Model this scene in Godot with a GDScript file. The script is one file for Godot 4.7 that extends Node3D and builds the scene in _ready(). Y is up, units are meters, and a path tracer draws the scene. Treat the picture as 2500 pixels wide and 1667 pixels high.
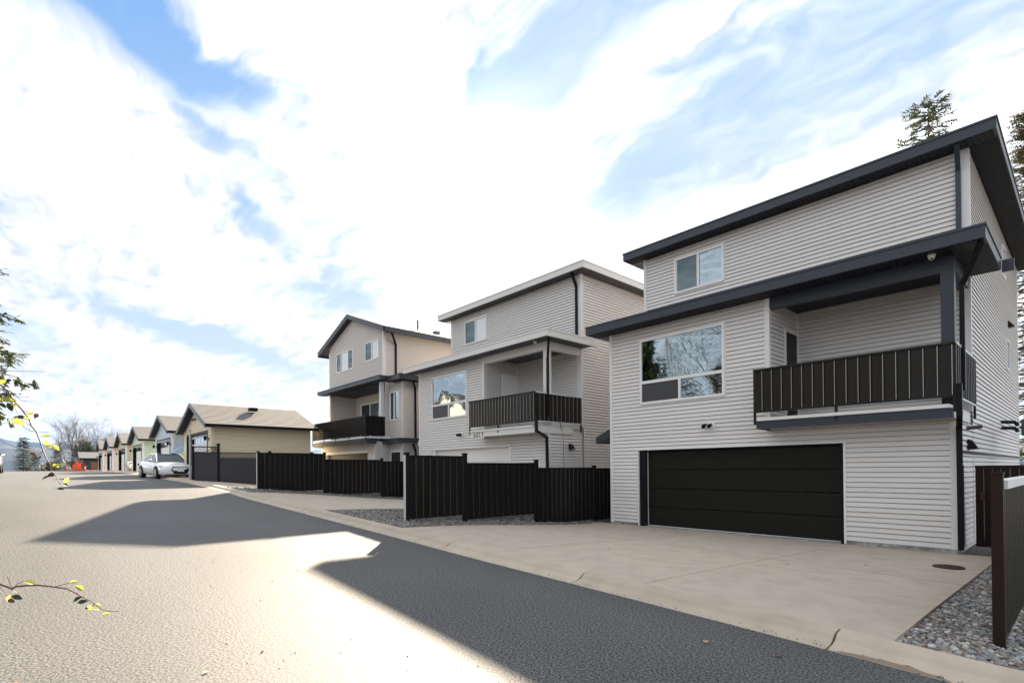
extends Node3D

# ---------------------------------------------------------------- mesh builder
class MB:
	var v := PackedVector3Array()
	var n := PackedVector3Array()
	var c := PackedColorArray()
	var col := Color.WHITE
	var colored := false

	func tri(a: Vector3, b: Vector3, d: Vector3, na: Vector3, nb := Vector3.ZERO, nd := Vector3.ZERO) -> void:
		if nb == Vector3.ZERO:
			nb = na
			nd = na
		var g := (a - d).cross(a - b)
		if g.dot(na + nb + nd) >= 0.0:
			v.append(a); v.append(b); v.append(d)
			n.append(na); n.append(nb); n.append(nd)
		else:
			v.append(a); v.append(d); v.append(b)
			n.append(na); n.append(nd); n.append(nb)
		c.append(col); c.append(col); c.append(col)

	func quad(a: Vector3, b: Vector3, d: Vector3, e: Vector3, hint: Vector3) -> void:
		var g := (d - a).cross(e - b)
		if g.length_squared() < 1e-14:
			return
		g = g.normalized()
		if g.dot(hint) < 0.0:
			g = -g
		tri(a, b, d, g)
		tri(a, d, e, g)

	func fan(p: Array, hint: Vector3) -> void:
		for i in range(1, p.size() - 1):
			var g: Vector3 = (p[i] - p[0]).cross(p[i + 1] - p[0])
			if g.length_squared() < 1e-14:
				continue
			g = g.normalized()
			if g.dot(hint) < 0.0:
				g = -g
			tri(p[0], p[i], p[i + 1], g)

	func obox(o: Vector3, x: Vector3, y: Vector3, z: Vector3) -> void: # centre and three half axes
		quad(o + x - y - z, o + x + y - z, o + x + y + z, o + x - y + z, x)
		quad(o - x - y - z, o - x + y - z, o - x + y + z, o - x - y + z, -x)
		quad(o - x + y - z, o + x + y - z, o + x + y + z, o - x + y + z, y)
		quad(o - x - y - z, o + x - y - z, o + x - y + z, o - x - y + z, -y)
		quad(o - x - y + z, o + x - y + z, o + x + y + z, o - x + y + z, z)
		quad(o - x - y - z, o + x - y - z, o + x + y - z, o - x + y - z, -z)

	func box(x0: float, x1: float, y0: float, y1: float, z0: float, z1: float) -> void:
		obox(Vector3(x0 + x1, y0 + y1, z0 + z1) / 2.0, Vector3(absf(x1 - x0) / 2.0, 0, 0), Vector3(0, absf(y1 - y0) / 2.0, 0), Vector3(0, 0, absf(z1 - z0) / 2.0))

	func extrude(p: Array, dir: Vector3) -> void: # convex outline p, swept along dir
		var m := Vector3.ZERO
		for q in p:
			m += q
		m /= p.size()
		fan(p, -dir)
		var t := []
		for q in p:
			t.append(q + dir)
		fan(t, dir)
		for i in p.size():
			var j := (i + 1) % p.size()
			var mid: Vector3 = (p[i] + p[j]) / 2.0 - m
			quad(p[i], p[j], t[j], t[i], mid)

	func bar(a: Vector3, b: Vector3, w: float, h: float, up := Vector3.UP) -> void: # box from a to b
		var d := (b - a).normalized()
		if absf(d.dot(up)) > 0.95:
			up = Vector3(0, 0, 1)
		var s := d.cross(up).normalized()
		var u := s.cross(d).normalized()
		obox((a + b) / 2.0, (b - a) / 2.0, s * w / 2.0, u * h / 2.0)

	func tube(a: Vector3, b: Vector3, ra: float, rb: float, sides := 6, caps := false) -> void:
		var d := (b - a).normalized()
		var s := d.cross(Vector3(0.31, 0.9, 0.2) if absf(d.y) < 0.9 else Vector3(1, 0, 0.1)).normalized()
		var u := s.cross(d)
		for i in sides:
			var p := TAU * i / sides
			var q := TAU * (i + 1) / sides
			var n0 := s * cos(p) + u * sin(p)
			var n1 := s * cos(q) + u * sin(q)
			tri(a + n0 * ra, a + n1 * ra, b + n1 * rb, n0, n1, n1)
			tri(a + n0 * ra, b + n1 * rb, b + n0 * rb, n0, n1, n0)
			if caps:
				tri(a, a + n0 * ra, a + n1 * ra, -d)
				tri(b, b + n0 * rb, b + n1 * rb, d)

	func ball(o: Vector3, r: Vector3, seg := 8, rings := 5) -> void:
		for j in rings:
			for i in seg:
				var q := []
				for k in [[i, j], [i + 1, j], [i + 1, j + 1], [i, j + 1]]:
					var t: float = PI * k[1] / rings
					var f: float = TAU * k[0] / seg
					q.append(Vector3(sin(t) * cos(f), cos(t), sin(t) * sin(f)))
				if j > 0:
					tri(o + q[0] * r, o + q[1] * r, o + q[2] * r, q[0], q[1], q[2])
				if j < rings - 1:
					tri(o + q[0] * r, o + q[2] * r, o + q[3] * r, q[0], q[2], q[3])

	func mesh() -> ArrayMesh:
		var a := []
		a.resize(Mesh.ARRAY_MAX)
		a[Mesh.ARRAY_VERTEX] = v
		a[Mesh.ARRAY_NORMAL] = n
		if colored:
			a[Mesh.ARRAY_COLOR] = c
		var m := ArrayMesh.new()
		if v.size() > 0:
			m.add_surface_from_arrays(Mesh.PRIMITIVE_TRIANGLES, a)
		return m

# ---------------------------------------------------------------- scene tree helpers
var M := {}
var counts := {}
var rng := RandomNumberGenerator.new()

func numbered(parent: Node, called: String) -> String:
	var key := str(parent.get_instance_id()) + called
	var k: int = counts.get(key, 0)
	counts[key] = k + 1
	return called if k == 0 else "%s_%03d" % [called, k]

func obj(called: String, b: MB, mat: Material, parent: Node = self) -> MeshInstance3D:
	return put(called, b.mesh(), mat, parent)

func put(called: String, m: Mesh, mat: Material, parent: Node = self) -> MeshInstance3D:
	var o := MeshInstance3D.new()
	o.name = numbered(parent, called)
	o.mesh = m
	o.material_override = mat
	parent.add_child(o, true)
	return o

func tag(o: Node, label: String, category: String, group := "") -> Node:
	o.set_meta("label", label)
	o.set_meta("category", category)
	if group != "":
		o.set_meta("group", group)
	return o

func thing(called: String, label: String, category: String, at := Vector3.ZERO, turn := 0.0, group := "") -> Node3D:
	var o := Node3D.new()
	o.name = numbered(self, called)
	add_child(o, true)
	o.position = at
	o.rotation.y = turn
	tag(o, label, category, group)
	return o

func kind(o: Node, k: String) -> Node:
	o.set_meta("kind", k)
	return o

func struct(called: String, b: MB, mat: Material, label: String) -> MeshInstance3D:
	var o := obj(called, b, mat)
	o.set_meta("kind", "structure")
	o.set_meta("label", label)
	return o

func away(o: Node3D, root: Node3D) -> Node3D: # a part whose vertices are given in world axes
	o.position = -root.position
	return o

# ---------------------------------------------------------------- materials
func ntex(seed_: int, freq: float, oct: int, cols: Array, offs: Array, size := 512, typ := FastNoiseLite.TYPE_SIMPLEX_SMOOTH) -> NoiseTexture2D:
	var f := FastNoiseLite.new()
	f.seed = seed_
	f.noise_type = typ
	f.frequency = freq
	f.fractal_octaves = oct
	var t := NoiseTexture2D.new()
	t.width = size
	t.height = size
	t.seamless = true
	t.noise = f
	if cols.size() > 0:
		var g := Gradient.new()
		g.offsets = PackedFloat32Array(offs)
		var pc := PackedColorArray()
		for x in cols:
			pc.append(x)
		g.colors = pc
		t.color_ramp = g
	return t

func nbump(seed_: int, freq: float, oct: int, strength: float, size := 512) -> NoiseTexture2D:
	var t := ntex(seed_, freq, oct, [], [], size)
	t.as_normal_map = true
	t.bump_strength = strength
	return t

func lin(r: float, g: float, b: float) -> Color:
	return Color(r, g, b).linear_to_srgb()

func mat(called: String, c: Color, rough := 0.6, metal := 0.0) -> StandardMaterial3D:
	var m := StandardMaterial3D.new()
	m.resource_name = called
	m.albedo_color = c
	m.roughness = rough
	m.metallic = metal
	M[called] = m
	return m

func world_tex(m: StandardMaterial3D, scale_: float) -> void:
	m.uv1_triplanar = true
	m.uv1_world_triplanar = true
	m.uv1_scale = Vector3.ONE * scale_

func gray(a: float) -> Color:
	return Color(a, a, a)

func materials() -> void:
	var m := mat("asphalt", lin(0.192, 0.188, 0.184), 0.66)
	world_tex(m, 0.6)
	m.albedo_texture = ntex(3, 0.06, 5, [gray(0.16), gray(0.58), gray(0.80), gray(1.0)], [0.24, 0.42, 0.58, 0.78], 1024)
	m.normal_enabled = true
	m.normal_texture = nbump(5, 0.2, 4, 1.9, 1024)
	m.vertex_color_use_as_albedo = true
	m = mat("concrete", lin(0.50, 0.425, 0.335), 0.8)
	world_tex(m, 0.33)
	m.albedo_texture = ntex(8, 0.006, 7, [gray(0.935), gray(0.98), gray(1.0)], [0.2, 0.5, 0.8], 1024)
	m.vertex_color_use_as_albedo = true
	m = mat("foundation", lin(0.42, 0.41, 0.39), 0.85)
	world_tex(m, 0.8)
	m.albedo_texture = ntex(18, 0.02, 5, [gray(0.7), gray(1.0)], [0.2, 0.8], 256)
	m = mat("soil", lin(0.17, 0.15, 0.125), 0.95)
	world_tex(m, 0.9)
	m.albedo_texture = ntex(11, 0.05, 5, [gray(0.55), gray(1.0)], [0.2, 0.8], 512)
	m = mat("stone", Color.WHITE, 0.7)
	m.vertex_color_use_as_albedo = true
	for s in [["siding_gray", lin(0.72, 0.69, 0.66)], ["siding_taupe", lin(0.67, 0.625, 0.58)], ["siding_cream", lin(0.86, 0.74, 0.51)], ["siding_blue", lin(0.60, 0.72, 0.78)], ["siding_green", lin(0.60, 0.70, 0.50)], ["siding_tan", lin(0.66, 0.55, 0.43)], ["siding_rose", lin(0.74, 0.66, 0.62)], ["siding_beige", lin(0.68, 0.64, 0.56)]]:
		m = mat(s[0], s[1], 0.5)
	for q in [["siding_gray_warm", 0.985, 0.975, 0.955], ["siding_gray_dull", 0.955, 0.955, 0.96]]:
		m = mat(q[0], lin(0.72 * q[1], 0.69 * q[2], 0.66 * q[3]), 0.5)
	mat("trim_gray", lin(0.74, 0.72, 0.70), 0.5)
	mat("white", lin(0.80, 0.79, 0.77), 0.45)
	mat("cream_trim", lin(0.72, 0.70, 0.66), 0.5)
	m = mat("charcoal", lin(0.024, 0.031, 0.043), 0.42)
	m.normal_enabled = true
	world_tex(m, 1.2)
	m.normal_texture = nbump(31, 0.06, 4, 1.0, 256)
	mat("soffit_dark", lin(0.02, 0.021, 0.024), 0.5)
	mat("soffit_grey", lin(0.05, 0.05, 0.052), 0.5)
	m = mat("door_black", lin(0.017, 0.0155, 0.012), 0.28)
	m.uv1_triplanar = true
	m.uv1_world_triplanar = true
	m.uv1_scale = Vector3(0.25, 2.2, 0.25)
	m.normal_enabled = true
	m.normal_texture = nbump(33, 0.05, 4, 2.0, 512)
	mat("black", lin(0.012, 0.012, 0.013), 0.4)
	m = mat("rail_brown", lin(0.016, 0.0125, 0.008), 0.28)
	m.metallic_specular = 0.34
	mat("rail_edge", lin(0.42, 0.40, 0.37), 0.3, 0.6)
	mat("fence_edge", lin(0.20, 0.155, 0.11), 0.26, 0.8)
	m = mat("fence_black", lin(0.011, 0.0105, 0.0095), 0.26)
	world_tex(m, 1.0)
	m.normal_enabled = true
	m.normal_texture = nbump(35, 0.03, 3, 0.8, 256)
	mat("fence_slate", lin(0.045, 0.043, 0.05), 0.55)
	mat("fence_brown", lin(0.028, 0.016, 0.013), 0.4)
	mat("fence_olive", lin(0.032, 0.027, 0.015), 0.35)
	mat("aluminium", lin(0.62, 0.62, 0.62), 0.35)
	m = mat("glass", lin(0.30, 0.36, 0.39), 0.015, 1.0)
	world_tex(m, 0.12)
	m.normal_enabled = true
	m.normal_texture = nbump(41, 0.012, 2, 0.55, 256)
	m = mat("glass_dark", lin(0.10, 0.125, 0.13), 0.03, 1.0)
	mat("car_glass", lin(0.03, 0.045, 0.05), 0.03, 1.0)
	mat("screen", lin(0.045, 0.045, 0.048), 0.5)
	mat("blind", lin(0.62, 0.66, 0.66), 0.25, 0.3)
	m = mat("shingle", lin(0.25, 0.235, 0.225), 0.9)
	world_tex(m, 0.7)
	m.albedo_texture = ntex(44, 0.05, 4, [gray(0.5), gray(0.85), gray(1.0)], [0.15, 0.5, 0.85], 512)
	mat("shingle_dark", lin(0.10, 0.105, 0.115), 0.9)
	mat("flat_roof", lin(0.08, 0.08, 0.085), 0.9)
	m = mat("bark", lin(0.10, 0.085, 0.07), 0.9)
	mat("bark_pale", lin(0.16, 0.145, 0.125), 0.9)
	m = mat("foliage", Color.WHITE, 0.55)
	m.vertex_color_use_as_albedo = true
	m.backlight_enabled = true
	m.backlight = Color(0.55, 0.55, 0.4)
	m = mat("leaf_green", lin(0.017, 0.066, 0.003), 0.6)
	m.backlight_enabled = true
	m.backlight = Color(0.9, 0.9, 0.4)
	m = mat("leaf_dark", lin(0.012, 0.022, 0.008), 0.5)
	m = mat("leaf_yellow", lin(0.05, 0.06, 0.005), 0.6)
	m.backlight_enabled = true
	m.backlight = Color(0.9, 0.9, 0.4)
	mat("leaf_red", lin(0.16, 0.06, 0.03), 0.6)
	mat("leaf_dry", lin(0.42, 0.30, 0.18), 0.7)
	mat("bramble_stem", lin(0.10, 0.045, 0.04), 0.55)
	m = mat("car_white", lin(0.84, 0.85, 0.86), 0.3)
	m.clearcoat_enabled = true
	m.clearcoat = 1.0
	m.clearcoat_roughness = 0.05
	mat("tyre", lin(0.012, 0.012, 0.012), 0.8)
	mat("rim", lin(0.35, 0.35, 0.36), 0.3, 0.9)
	mat("chrome", lin(0.7, 0.7, 0.72), 0.15, 1.0)
	mat("lamp_clear", lin(0.5, 0.52, 0.55), 0.1, 0.6)
	mat("lamp_red", lin(0.45, 0.01, 0.012), 0.2)
	for q in ["door_black", "fence_black", "black", "soffit_dark", "fence_brown"]:
		M[q].metallic_specular = 0.22
	mat("orange", lin(0.85, 0.10, 0.03), 0.55)
	mat("wood", lin(0.20, 0.10, 0.045), 0.8)
	mat("tarp_tan", lin(0.42, 0.37, 0.25), 0.7)
	mat("tarp_blue", lin(0.20, 0.29, 0.38), 0.35)
	mat("steel", lin(0.45, 0.45, 0.46), 0.4, 0.6)
	mat("iron", lin(0.05, 0.03, 0.02), 0.6, 0.4)
	mat("digit", lin(0.10, 0.10, 0.105), 0.4)
	m = mat("hill", lin(0.022, 0.038, 0.042), 1.0)
	m.vertex_color_use_as_albedo = true
	mat("house_cream", lin(0.7, 0.66, 0.55), 0.7)
	mat("stain", lin(0.23, 0.165, 0.11), 0.6)

# ---------------------------------------------------------------- the lie of the land
const PX := [20.0, 0.0, -1.9, -7.0, -8.87, -11.86, -18.3, -20.4, -26.3, -29.0, -34.5, -37.2, -45.0, -55.0, -65.0, -78.0, -90.0, -112.0, -135.0, -170.0, -240.0, -400.0]
const PY := [-0.60, -0.03, 0.06, 0.25, 0.335, 0.455, 0.71, 0.83, 1.055, 1.12, 1.225, 1.28, 1.43, 1.585, 1.645, 1.73, 1.775, 1.78, 1.2, -1.5, -9.0, -22.0]

func lane_y(x: float) -> float:
	if x >= PX[0]:
		return PY[0]
	for i in PX.size() - 1:
		if x >= PX[i + 1]:
			return lerpf(PY[i + 1], PY[i], (x - PX[i + 1]) / (PX[i] - PX[i + 1]))
	return PY[-1]

func pad_y(x: float) -> float:
	var y := 0.33 * smoothstep(-10.2, -10.9, x) + 0.17 * smoothstep(-20.7, -21.4, x)
	return lerpf(y, lane_y(x) + 0.085, smoothstep(-28.4, -29.3, x))

func yard_y(x: float, z: float) -> float:
	var t := clampf((-5.4 - z) / 6.8, 0.0, 1.0)
	return lerpf(lane_y(x) + 0.085, pad_y(x), t * t * (3.0 - 2.0 * t) * 0.5 + t * 0.5)

# ---------------------------------------------------------------- sky
func sky_image(w: int) -> Image:
	var h := w / 2
	var f1 := FastNoiseLite.new()
	f1.seed = 7
	f1.noise_type = FastNoiseLite.TYPE_SIMPLEX_SMOOTH
	f1.frequency = 1.3
	f1.fractal_octaves = 4
	f1.fractal_gain = 0.5
	var f2 := FastNoiseLite.new()
	f2.seed = 19
	f2.noise_type = FastNoiseLite.TYPE_SIMPLEX_SMOOTH
	f2.frequency = 5.6
	f2.fractal_octaves = 6
	f2.fractal_gain = 0.62
	var f3 := FastNoiseLite.new()
	f3.seed = 33
	f3.noise_type = FastNoiseLite.TYPE_SIMPLEX_SMOOTH
	f3.frequency = 3.0
	f3.fractal_octaves = 3
	# cloud banks and gaps of the cloud deck: centre x z, half lengths along and across, turn, strength
	var marks := [
		[-1.27, -0.17, 0.22, 0.085, 1.42, -1.6], [-1.47, -0.33, 0.16, 0.035, 0.9, -0.55], [-1.32, -0.36, 0.05, 0.04, 0.0, -0.5],
		[-0.74, -0.81, 0.44, 0.085, 0.08, -1.25], [-0.96, -0.80, 0.28, 0.10, 0.1, -1.1], [-1.08, -0.87, 0.18, 0.07, 0.3, -0.9], [-1.3, -1.0, 0.05, 0.04, 0.3, -0.5],
		[-0.62, -0.985, 0.26, 0.032, -0.05, 1.5], [-0.98, -1.05, 0.20, 0.065, 0.1, 1.2],
		[-0.52, -1.28, 0.62, 0.19, 0.04, -0.85], [-0.10, -1.15, 0.5, 0.30, 0.0, -0.6], [-0.98, -1.33, 0.22, 0.08, 0.1, -0.7], [0.1, -0.8, 0.5, 0.3, 0.0, -0.4],
		[-0.35, -1.72, 0.9, 0.10, -0.08, 0.9], [-0.9, -1.95, 0.8, 0.25, 0.0, 0.5],
		[-3.2, -0.55, 0.62, 0.20, 1.1, -1.1], [-2.30, -1.05, 0.30, 0.16, 0.5, -1.0], [-3.5, -1.1, 0.6, 0.2, 0.9, -0.9], [-1.84, -0.52, 0.16, 0.05, 0.7, -0.75], [-3.6, 0.05, 0.4, 0.14, 0.3, -0.8],
		[-1.75, -0.1, 0.4, 0.4, 0.2, 0.1], [-1.5, -0.85, 0.4, 0.3, 0.0, 0.12], [-1.02, -0.48, 0.22, 0.16, 0.4, 0.45], [-2.3, -0.3, 0.4, 0.3, 0.0, 0.1],
	]
	var mc := []
	for b in marks:
		mc.append([b[0], b[1], cos(b[4]) / b[2], sin(b[4]) / b[2], cos(b[4]) / b[3], sin(b[4]) / b[3], b[5]])
	var sun := Vector3(-1.56, 1.0, -1.31).normalized()
	var data := PackedFloat32Array()
	data.resize(w * h * 3)
	var k := 0
	for j in h:
		var el := PI * (0.5 - (j + 0.5) / h)
		if el < -0.02:
			var t := clampf(-el / 0.5, 0.0, 1.0)
			var g := Color(0.62, 0.66, 0.70).lerp(Color(0.30, 0.29, 0.27), t)
			for i in w:
				data[k] = g.r
				data[k + 1] = g.g
				data[k + 2] = g.b
				k += 3
			continue
		var ce := cos(el)
		var se := sin(el)
		var lo := clampf(se / 0.62, 0.0, 1.0)
		var q := 1.0 / (maxf(se, 0.0) + 0.08)
		var soft := smoothstep(0.02, 0.16, se)
		for i in w:
			var az := TAU * (i + 0.5) / w
			var dx := sin(az) * ce
			var dz := -cos(az) * ce
			var px := dx * q
			var pz := dz * q
			var wx := f3.get_noise_2d(px, pz) * 0.10
			var wz := f3.get_noise_2d(px + 9.0, pz - 4.0) * 0.08
			var fine := f2.get_noise_2d(px * 0.62 + wx, pz * 1.45 + wz)
			var d := 0.58 + 0.50 * f1.get_noise_2d(px * 0.6 + wx, pz + wz) + 0.48 * fine
			var ux := px + wx * 0.9 + fine * 0.07
			var uz := pz + wz * 0.9 + fine * 0.06
			if px < 0.6 and pz < 0.6 and px > -5.0 and pz > -2.8:
				for b in mc:
					var ex: float = ux - b[0]
					var ez: float = uz - b[1]
					var a1: float = ex * b[2] + ez * b[3]
					var a2: float = ez * b[4] - ex * b[5]
					var r2 := a1 * a1 + a2 * a2
					if r2 < 6.0:
						d += b[6] * exp(-r2)
			var cov := smoothstep(-0.55, 0.85, d)
			cov = lerpf(0.72, cov, soft)
			var mu := dx * sun.x + se * sun.y + dz * sun.z
			var ang := acos(clampf(mu, -1.0, 1.0))
			var halo := exp(-ang * 3.2)
			var core := exp(-ang * ang * 80.0)
			# clear air: deep overhead and away from the sun, pale low down and near it
			var pale := clampf((1.0 - lo) * 0.95 + halo * 0.55, 0.0, 1.0)
			var r := lerpf(0.098, 0.50, pale)
			var g2 := lerpf(0.25, 0.56, pale)
			var bl := lerpf(0.51, 0.66, pale)
			var veil := 0.72 * smoothstep(-1.15, -0.65, px) * smoothstep(0.6, 0.2, px) * (0.8 + 0.5 * fine)
			r = lerpf(r, 0.52, veil)
			g2 = lerpf(g2, 0.585, veil)
			bl = lerpf(bl, 0.69, veil)
			var body := 0.58 + 0.27 * fine + 0.34 * halo + 0.34 * smoothstep(0.3, 1.2, d)
			r = lerpf(r, body * 0.985, cov) + core * 1.6
			g2 = lerpf(g2, body * 1.01, cov) + core * 1.55
			bl = lerpf(bl, body * 1.04, cov) + core * 1.45
			data[k] = maxf(r, 0.06)
			data[k + 1] = maxf(g2, 0.2)
			data[k + 2] = maxf(bl, 0.45)
			k += 3
	return Image.create_from_data(w, h, false, Image.FORMAT_RGBF, data.to_byte_array())

func _ready() -> void:
	rng.seed = 1234
	# camera
	var cam := Camera3D.new()
	cam.name = "camera"
	cam.near = 0.05
	cam.far = 6000.0
	cam.projection = Camera3D.PROJECTION_FRUSTUM
	cam.keep_aspect = Camera3D.KEEP_HEIGHT
	cam.size = 1667.0 / 1286.47 * cam.near
	cam.frustum_offset = Vector2(0.0, (1135.14 - 833.5) / 1286.47 * cam.near)
	cam.transform = Transform3D(Basis(Vector3.UP, 0.83609) * Basis(Vector3.RIGHT, 0.0079) * Basis(Vector3.BACK, -0.00703), Vector3(0, 1.6, 0))
	cam.current = true
	add_child(cam)
	# sky
	var we := WorldEnvironment.new()
	we.name = "world_environment"
	var e := Environment.new()
	e.background_mode = Environment.BG_SKY
	var sk := Sky.new()
	var ps := PanoramaSkyMaterial.new()
	ps.panorama = ImageTexture.create_from_image(sky_image(SKY_W))
	sk.sky_material = ps
	e.sky = sk
	e.background_energy_multiplier = 0.25
	e.tonemap_mode = Environment.TONE_MAPPER_LINEAR
	e.tonemap_exposure = 7.0
	e.sdfgi_enabled = true
	e.ssao_enabled = true
	e.ssil_enabled = true
	# damp winter air: the far hills fade to blue
	e.fog_enabled = true
	e.fog_light_color = Color(0.50, 0.72, 1.0)
	e.fog_density = 0.00009
	we.environment = e
	add_child(we)
	# sun, low and ahead of the camera behind thin cloud
	var sun := DirectionalLight3D.new()
	sun.name = "sun"
	sun.basis = Basis.looking_at(Vector3(1.56, -1.0, 1.31).normalized())
	sun.light_energy = 1.0
	sun.light_color = Color(1.0, 0.93, 0.83)
	sun.light_angular_distance = 0.6
	sun.shadow_enabled = true
	add_child(sun)
	materials()
	land()
	twin_house(Vector3.ZERO, true)
	twin_house(Vector3(-10.43, 0.33, 0.0), false)
	gable_house()
	garages()
	fences()
	vehicles()
	far_things()
	trees()
	behind()
	gravel()
	brambles()
	litter()

const SKY_W := 2560

# ---------------------------------------------------------------- ground, lane, kerb, driveways
func land() -> void:
	# the ground sheet, out to the horizon
	var xs := [2500.0, 700.0, 200.0, 60.0, 25.0, 14.0]
	var x := 12.0
	while x > -40.0:
		xs.append(x)
		x -= 1.0
	while x > -140.0:
		xs.append(x)
		x -= 4.0
	xs.append_array([-150.0, -170.0, -200.0, -240.0, -300.0, -400.0, -700.0, -1300.0, -3000.0])
	var zs := [2500.0, 900.0, 300.0, 100.0, 50.0, 30.0, 20.0, 14.0, 10.0, 8.0, 6.0, 3.0, 0.0, -2.5, -4.9, -5.4, -6.2, -7.0, -8.0, -9.0, -10.0, -11.0, -12.0, -12.6, -16.0, -24.0, -40.0, -70.0, -120.0, -300.0, -900.0, -2500.0]
	var b := MB.new()
	for i in xs.size() - 1:
		for j in zs.size() - 1:
			var p := []
			for k in [[i, j], [i + 1, j], [i + 1, j + 1], [i, j + 1]]:
				var px: float = xs[k[0]]
				var pz: float = zs[k[1]]
				var y: float
				if pz > -5.2:
					y = lane_y(px) - 0.12
				else:
					y = yard_y(px, pz) - 0.075
				p.append(Vector3(px, y, pz))
			b.quad(p[0], p[1], p[2], p[3], Vector3.UP)
	struct("ground", b, M.soil, "bare brown earth under the lane and the yards")
	# the asphalt lane
	var f := FastNoiseLite.new()
	f.seed = 5
	f.frequency = 0.35
	f.fractal_octaves = 4
	var f2 := FastNoiseLite.new()
	f2.seed = 77
	f2.frequency = 0.16
	f2.fractal_octaves = 2
	b = MB.new()
	b.colored = true
	xs = []
	x = 14.0
	while x > -30.0:
		xs.append(x)
		x -= 0.4
	while x > -170.0:
		xs.append(x)
		x -= 2.0
	zs = []
	var z := 5.6
	while z > -5.0:
		zs.append(z)
		z -= 0.4
	zs.append(-5.0)
	zs.append(-5.06)
	for i in xs.size() - 1:
		for j in zs.size() - 1:
			var p := []
			var cs := []
			for k in [[i, j], [i + 1, j], [i + 1, j + 1], [i, j + 1]]:
				var px: float = xs[k[0]]
				var pz: float = zs[k[1]]
				p.append(Vector3(px, lane_y(px) - (0.012 if pz < -5.03 else 0.0), pz))
				var t := 0.87 + 0.20 * f.get_noise_2d(px, pz * 1.7) + 0.18 * f2.get_noise_2d(px * 0.4, pz * 2.2)
				for tr in [-3.6, -2.1, 0.2, 1.7]: # tyre-worn tracks along the lane
					t += 0.02 * exp(-pow((pz - tr + 0.25 * f2.get_noise_2d(px * 0.6, tr * 7.0)) / 0.28, 2.0))
				t -= 0.10 * smoothstep(-4.5, -5.0, pz)
				cs.append(Color(t, t, t * 0.995))
			var n: Vector3 = (p[2] - p[0]).cross(p[3] - p[1]).normalized()
			if n.y < 0:
				n = -n
			for t3 in [[0, 1, 2], [0, 2, 3]]:
				var s := b.c.size()
				b.tri(p[t3[0]], p[t3[1]], p[t3[2]], n)
				# tri() may have swapped the last two corners
				for q in 3:
					for w in t3:
						if b.v[s + q] == p[w]:
							b.c[s + q] = cs[w]
	struct("road", b, M.asphalt, "grey asphalt back lane climbing away to the left")
	# the kerb, cast in lengths with open joints
	var kerb := Node3D.new()
	kerb.name = "kerb"
	kerb.set_meta("kind", "structure")
	kerb.set_meta("label", "low rolled concrete kerb along the right side of the lane")
	add_child(kerb)
	var joints := [5.0, 1.9, -1.55, -4.45, -7.4, -10.7, -13.9, -17.1, -20.3, -23.5, -26.7, -29.9, -33.1, -36.3, -39.5, -44.0, -50.0, -56.0, -62.0, -70.0, -80.0, -95.0, -110.0]
	for i in joints.size() - 1:
		b = MB.new()
		b.colored = true
		var r := RandomNumberGenerator.new()
		r.seed = 40 + i
		var g := 0.90 + 0.10 * r.randf()
		b.col = Color(g, g * 0.99, g * 0.97)
		var steps := 3 if i < 14 else 2
		for s in steps:
			var xa: float = lerpf(joints[i] - 0.009, joints[i + 1] + 0.009, float(s) / steps)
			var xb: float = lerpf(joints[i] - 0.009, joints[i + 1] + 0.009, float(s + 1) / steps)
			var prof := [[-4.995, -0.10], [-4.995, 0.006], [-5.13, 0.018], [-5.19, 0.040], [-5.235, 0.078], [-5.27, 0.094], [-5.395, 0.100], [-5.405, 0.092], [-5.405, -0.12]]
			for q in prof.size() - 1:
				b.quad(Vector3(xa, lane_y(xa) + prof[q][1], prof[q][0]), Vector3(xb, lane_y(xb) + prof[q][1], prof[q][0]), Vector3(xb, lane_y(xb) + prof[q + 1][1], prof[q + 1][0]), Vector3(xa, lane_y(xa) + prof[q + 1][1], prof[q + 1][0]), Vector3(0, 0.6, 1) if q < 6 else Vector3(0, 0.1, -1))
			if s == 0 or s == steps - 1:
				var xe := xa if s == 0 else xb
				var ps := []
				for q in prof:
					ps.append(Vector3(xe, lane_y(xe) + q[1], q[0]))
				b.fan(ps, Vector3(1 if s == 0 else -1, 0, 0))
		obj("kerb_section", b, M.concrete, kerb)
	# a brown stain left in the gutter
	b = MB.new()
	var sr := RandomNumberGenerator.new()
	sr.seed = 12
	var edge0 := 0.0
	for i in 14:
		var xa := -0.72 - i * 0.055
		var xb := xa - 0.055
		var e0 := edge0
		edge0 = 0.115 * sin(PI * (i + 1) / 14.0) * sr.randf_range(0.6, 1.1)
		b.quad(Vector3(xa, lane_y(xa) + 0.0095, -5.0), Vector3(xb, lane_y(xb) + 0.0095, -5.0), Vector3(xb, lane_y(xb) + 0.0095 + edge0 * 0.09, -5.0 - edge0), Vector3(xa, lane_y(xa) + 0.0095 + e0 * 0.09, -5.0 - e0), Vector3.UP)
	obj("stain", b, M.stain, kerb)
	# driveways: concrete slabs with joints between them
	drive("driveway", "broad pale concrete driveway before the wide black garage door", [[-9.42, -6.35], [-6.335, -3.7], [-3.685, -1.18]], [[-10.0, -6.5], [-6.485, -3.58], [-3.565, -1.15]], -12.60)
	drive("driveway", "concrete driveway of the house with the white garage door", [[-19.75, -16.6], [-16.595, -13.32]], [[-19.75, -16.6], [-16.595, -13.32]], -12.60)
	drive("driveway", "sunlit concrete driveway below the house with the pointed gable", [[-28.3, -26.0], [-25.995, -23.9]], [[-28.3, -26.0], [-25.995, -23.9]], -12.15)
	drive("apron", "concrete apron before the row of small gabled garages", [[-36.0, -28.7], [-46.0, -36.01], [-60.0, -46.01], [-75.0, -60.01], [-95.0, -75.01]], [[-36.0, -28.7], [-46.0, -36.01], [-60.0, -46.01], [-75.0, -60.01], [-95.0, -75.01]], -6.5)

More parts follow.
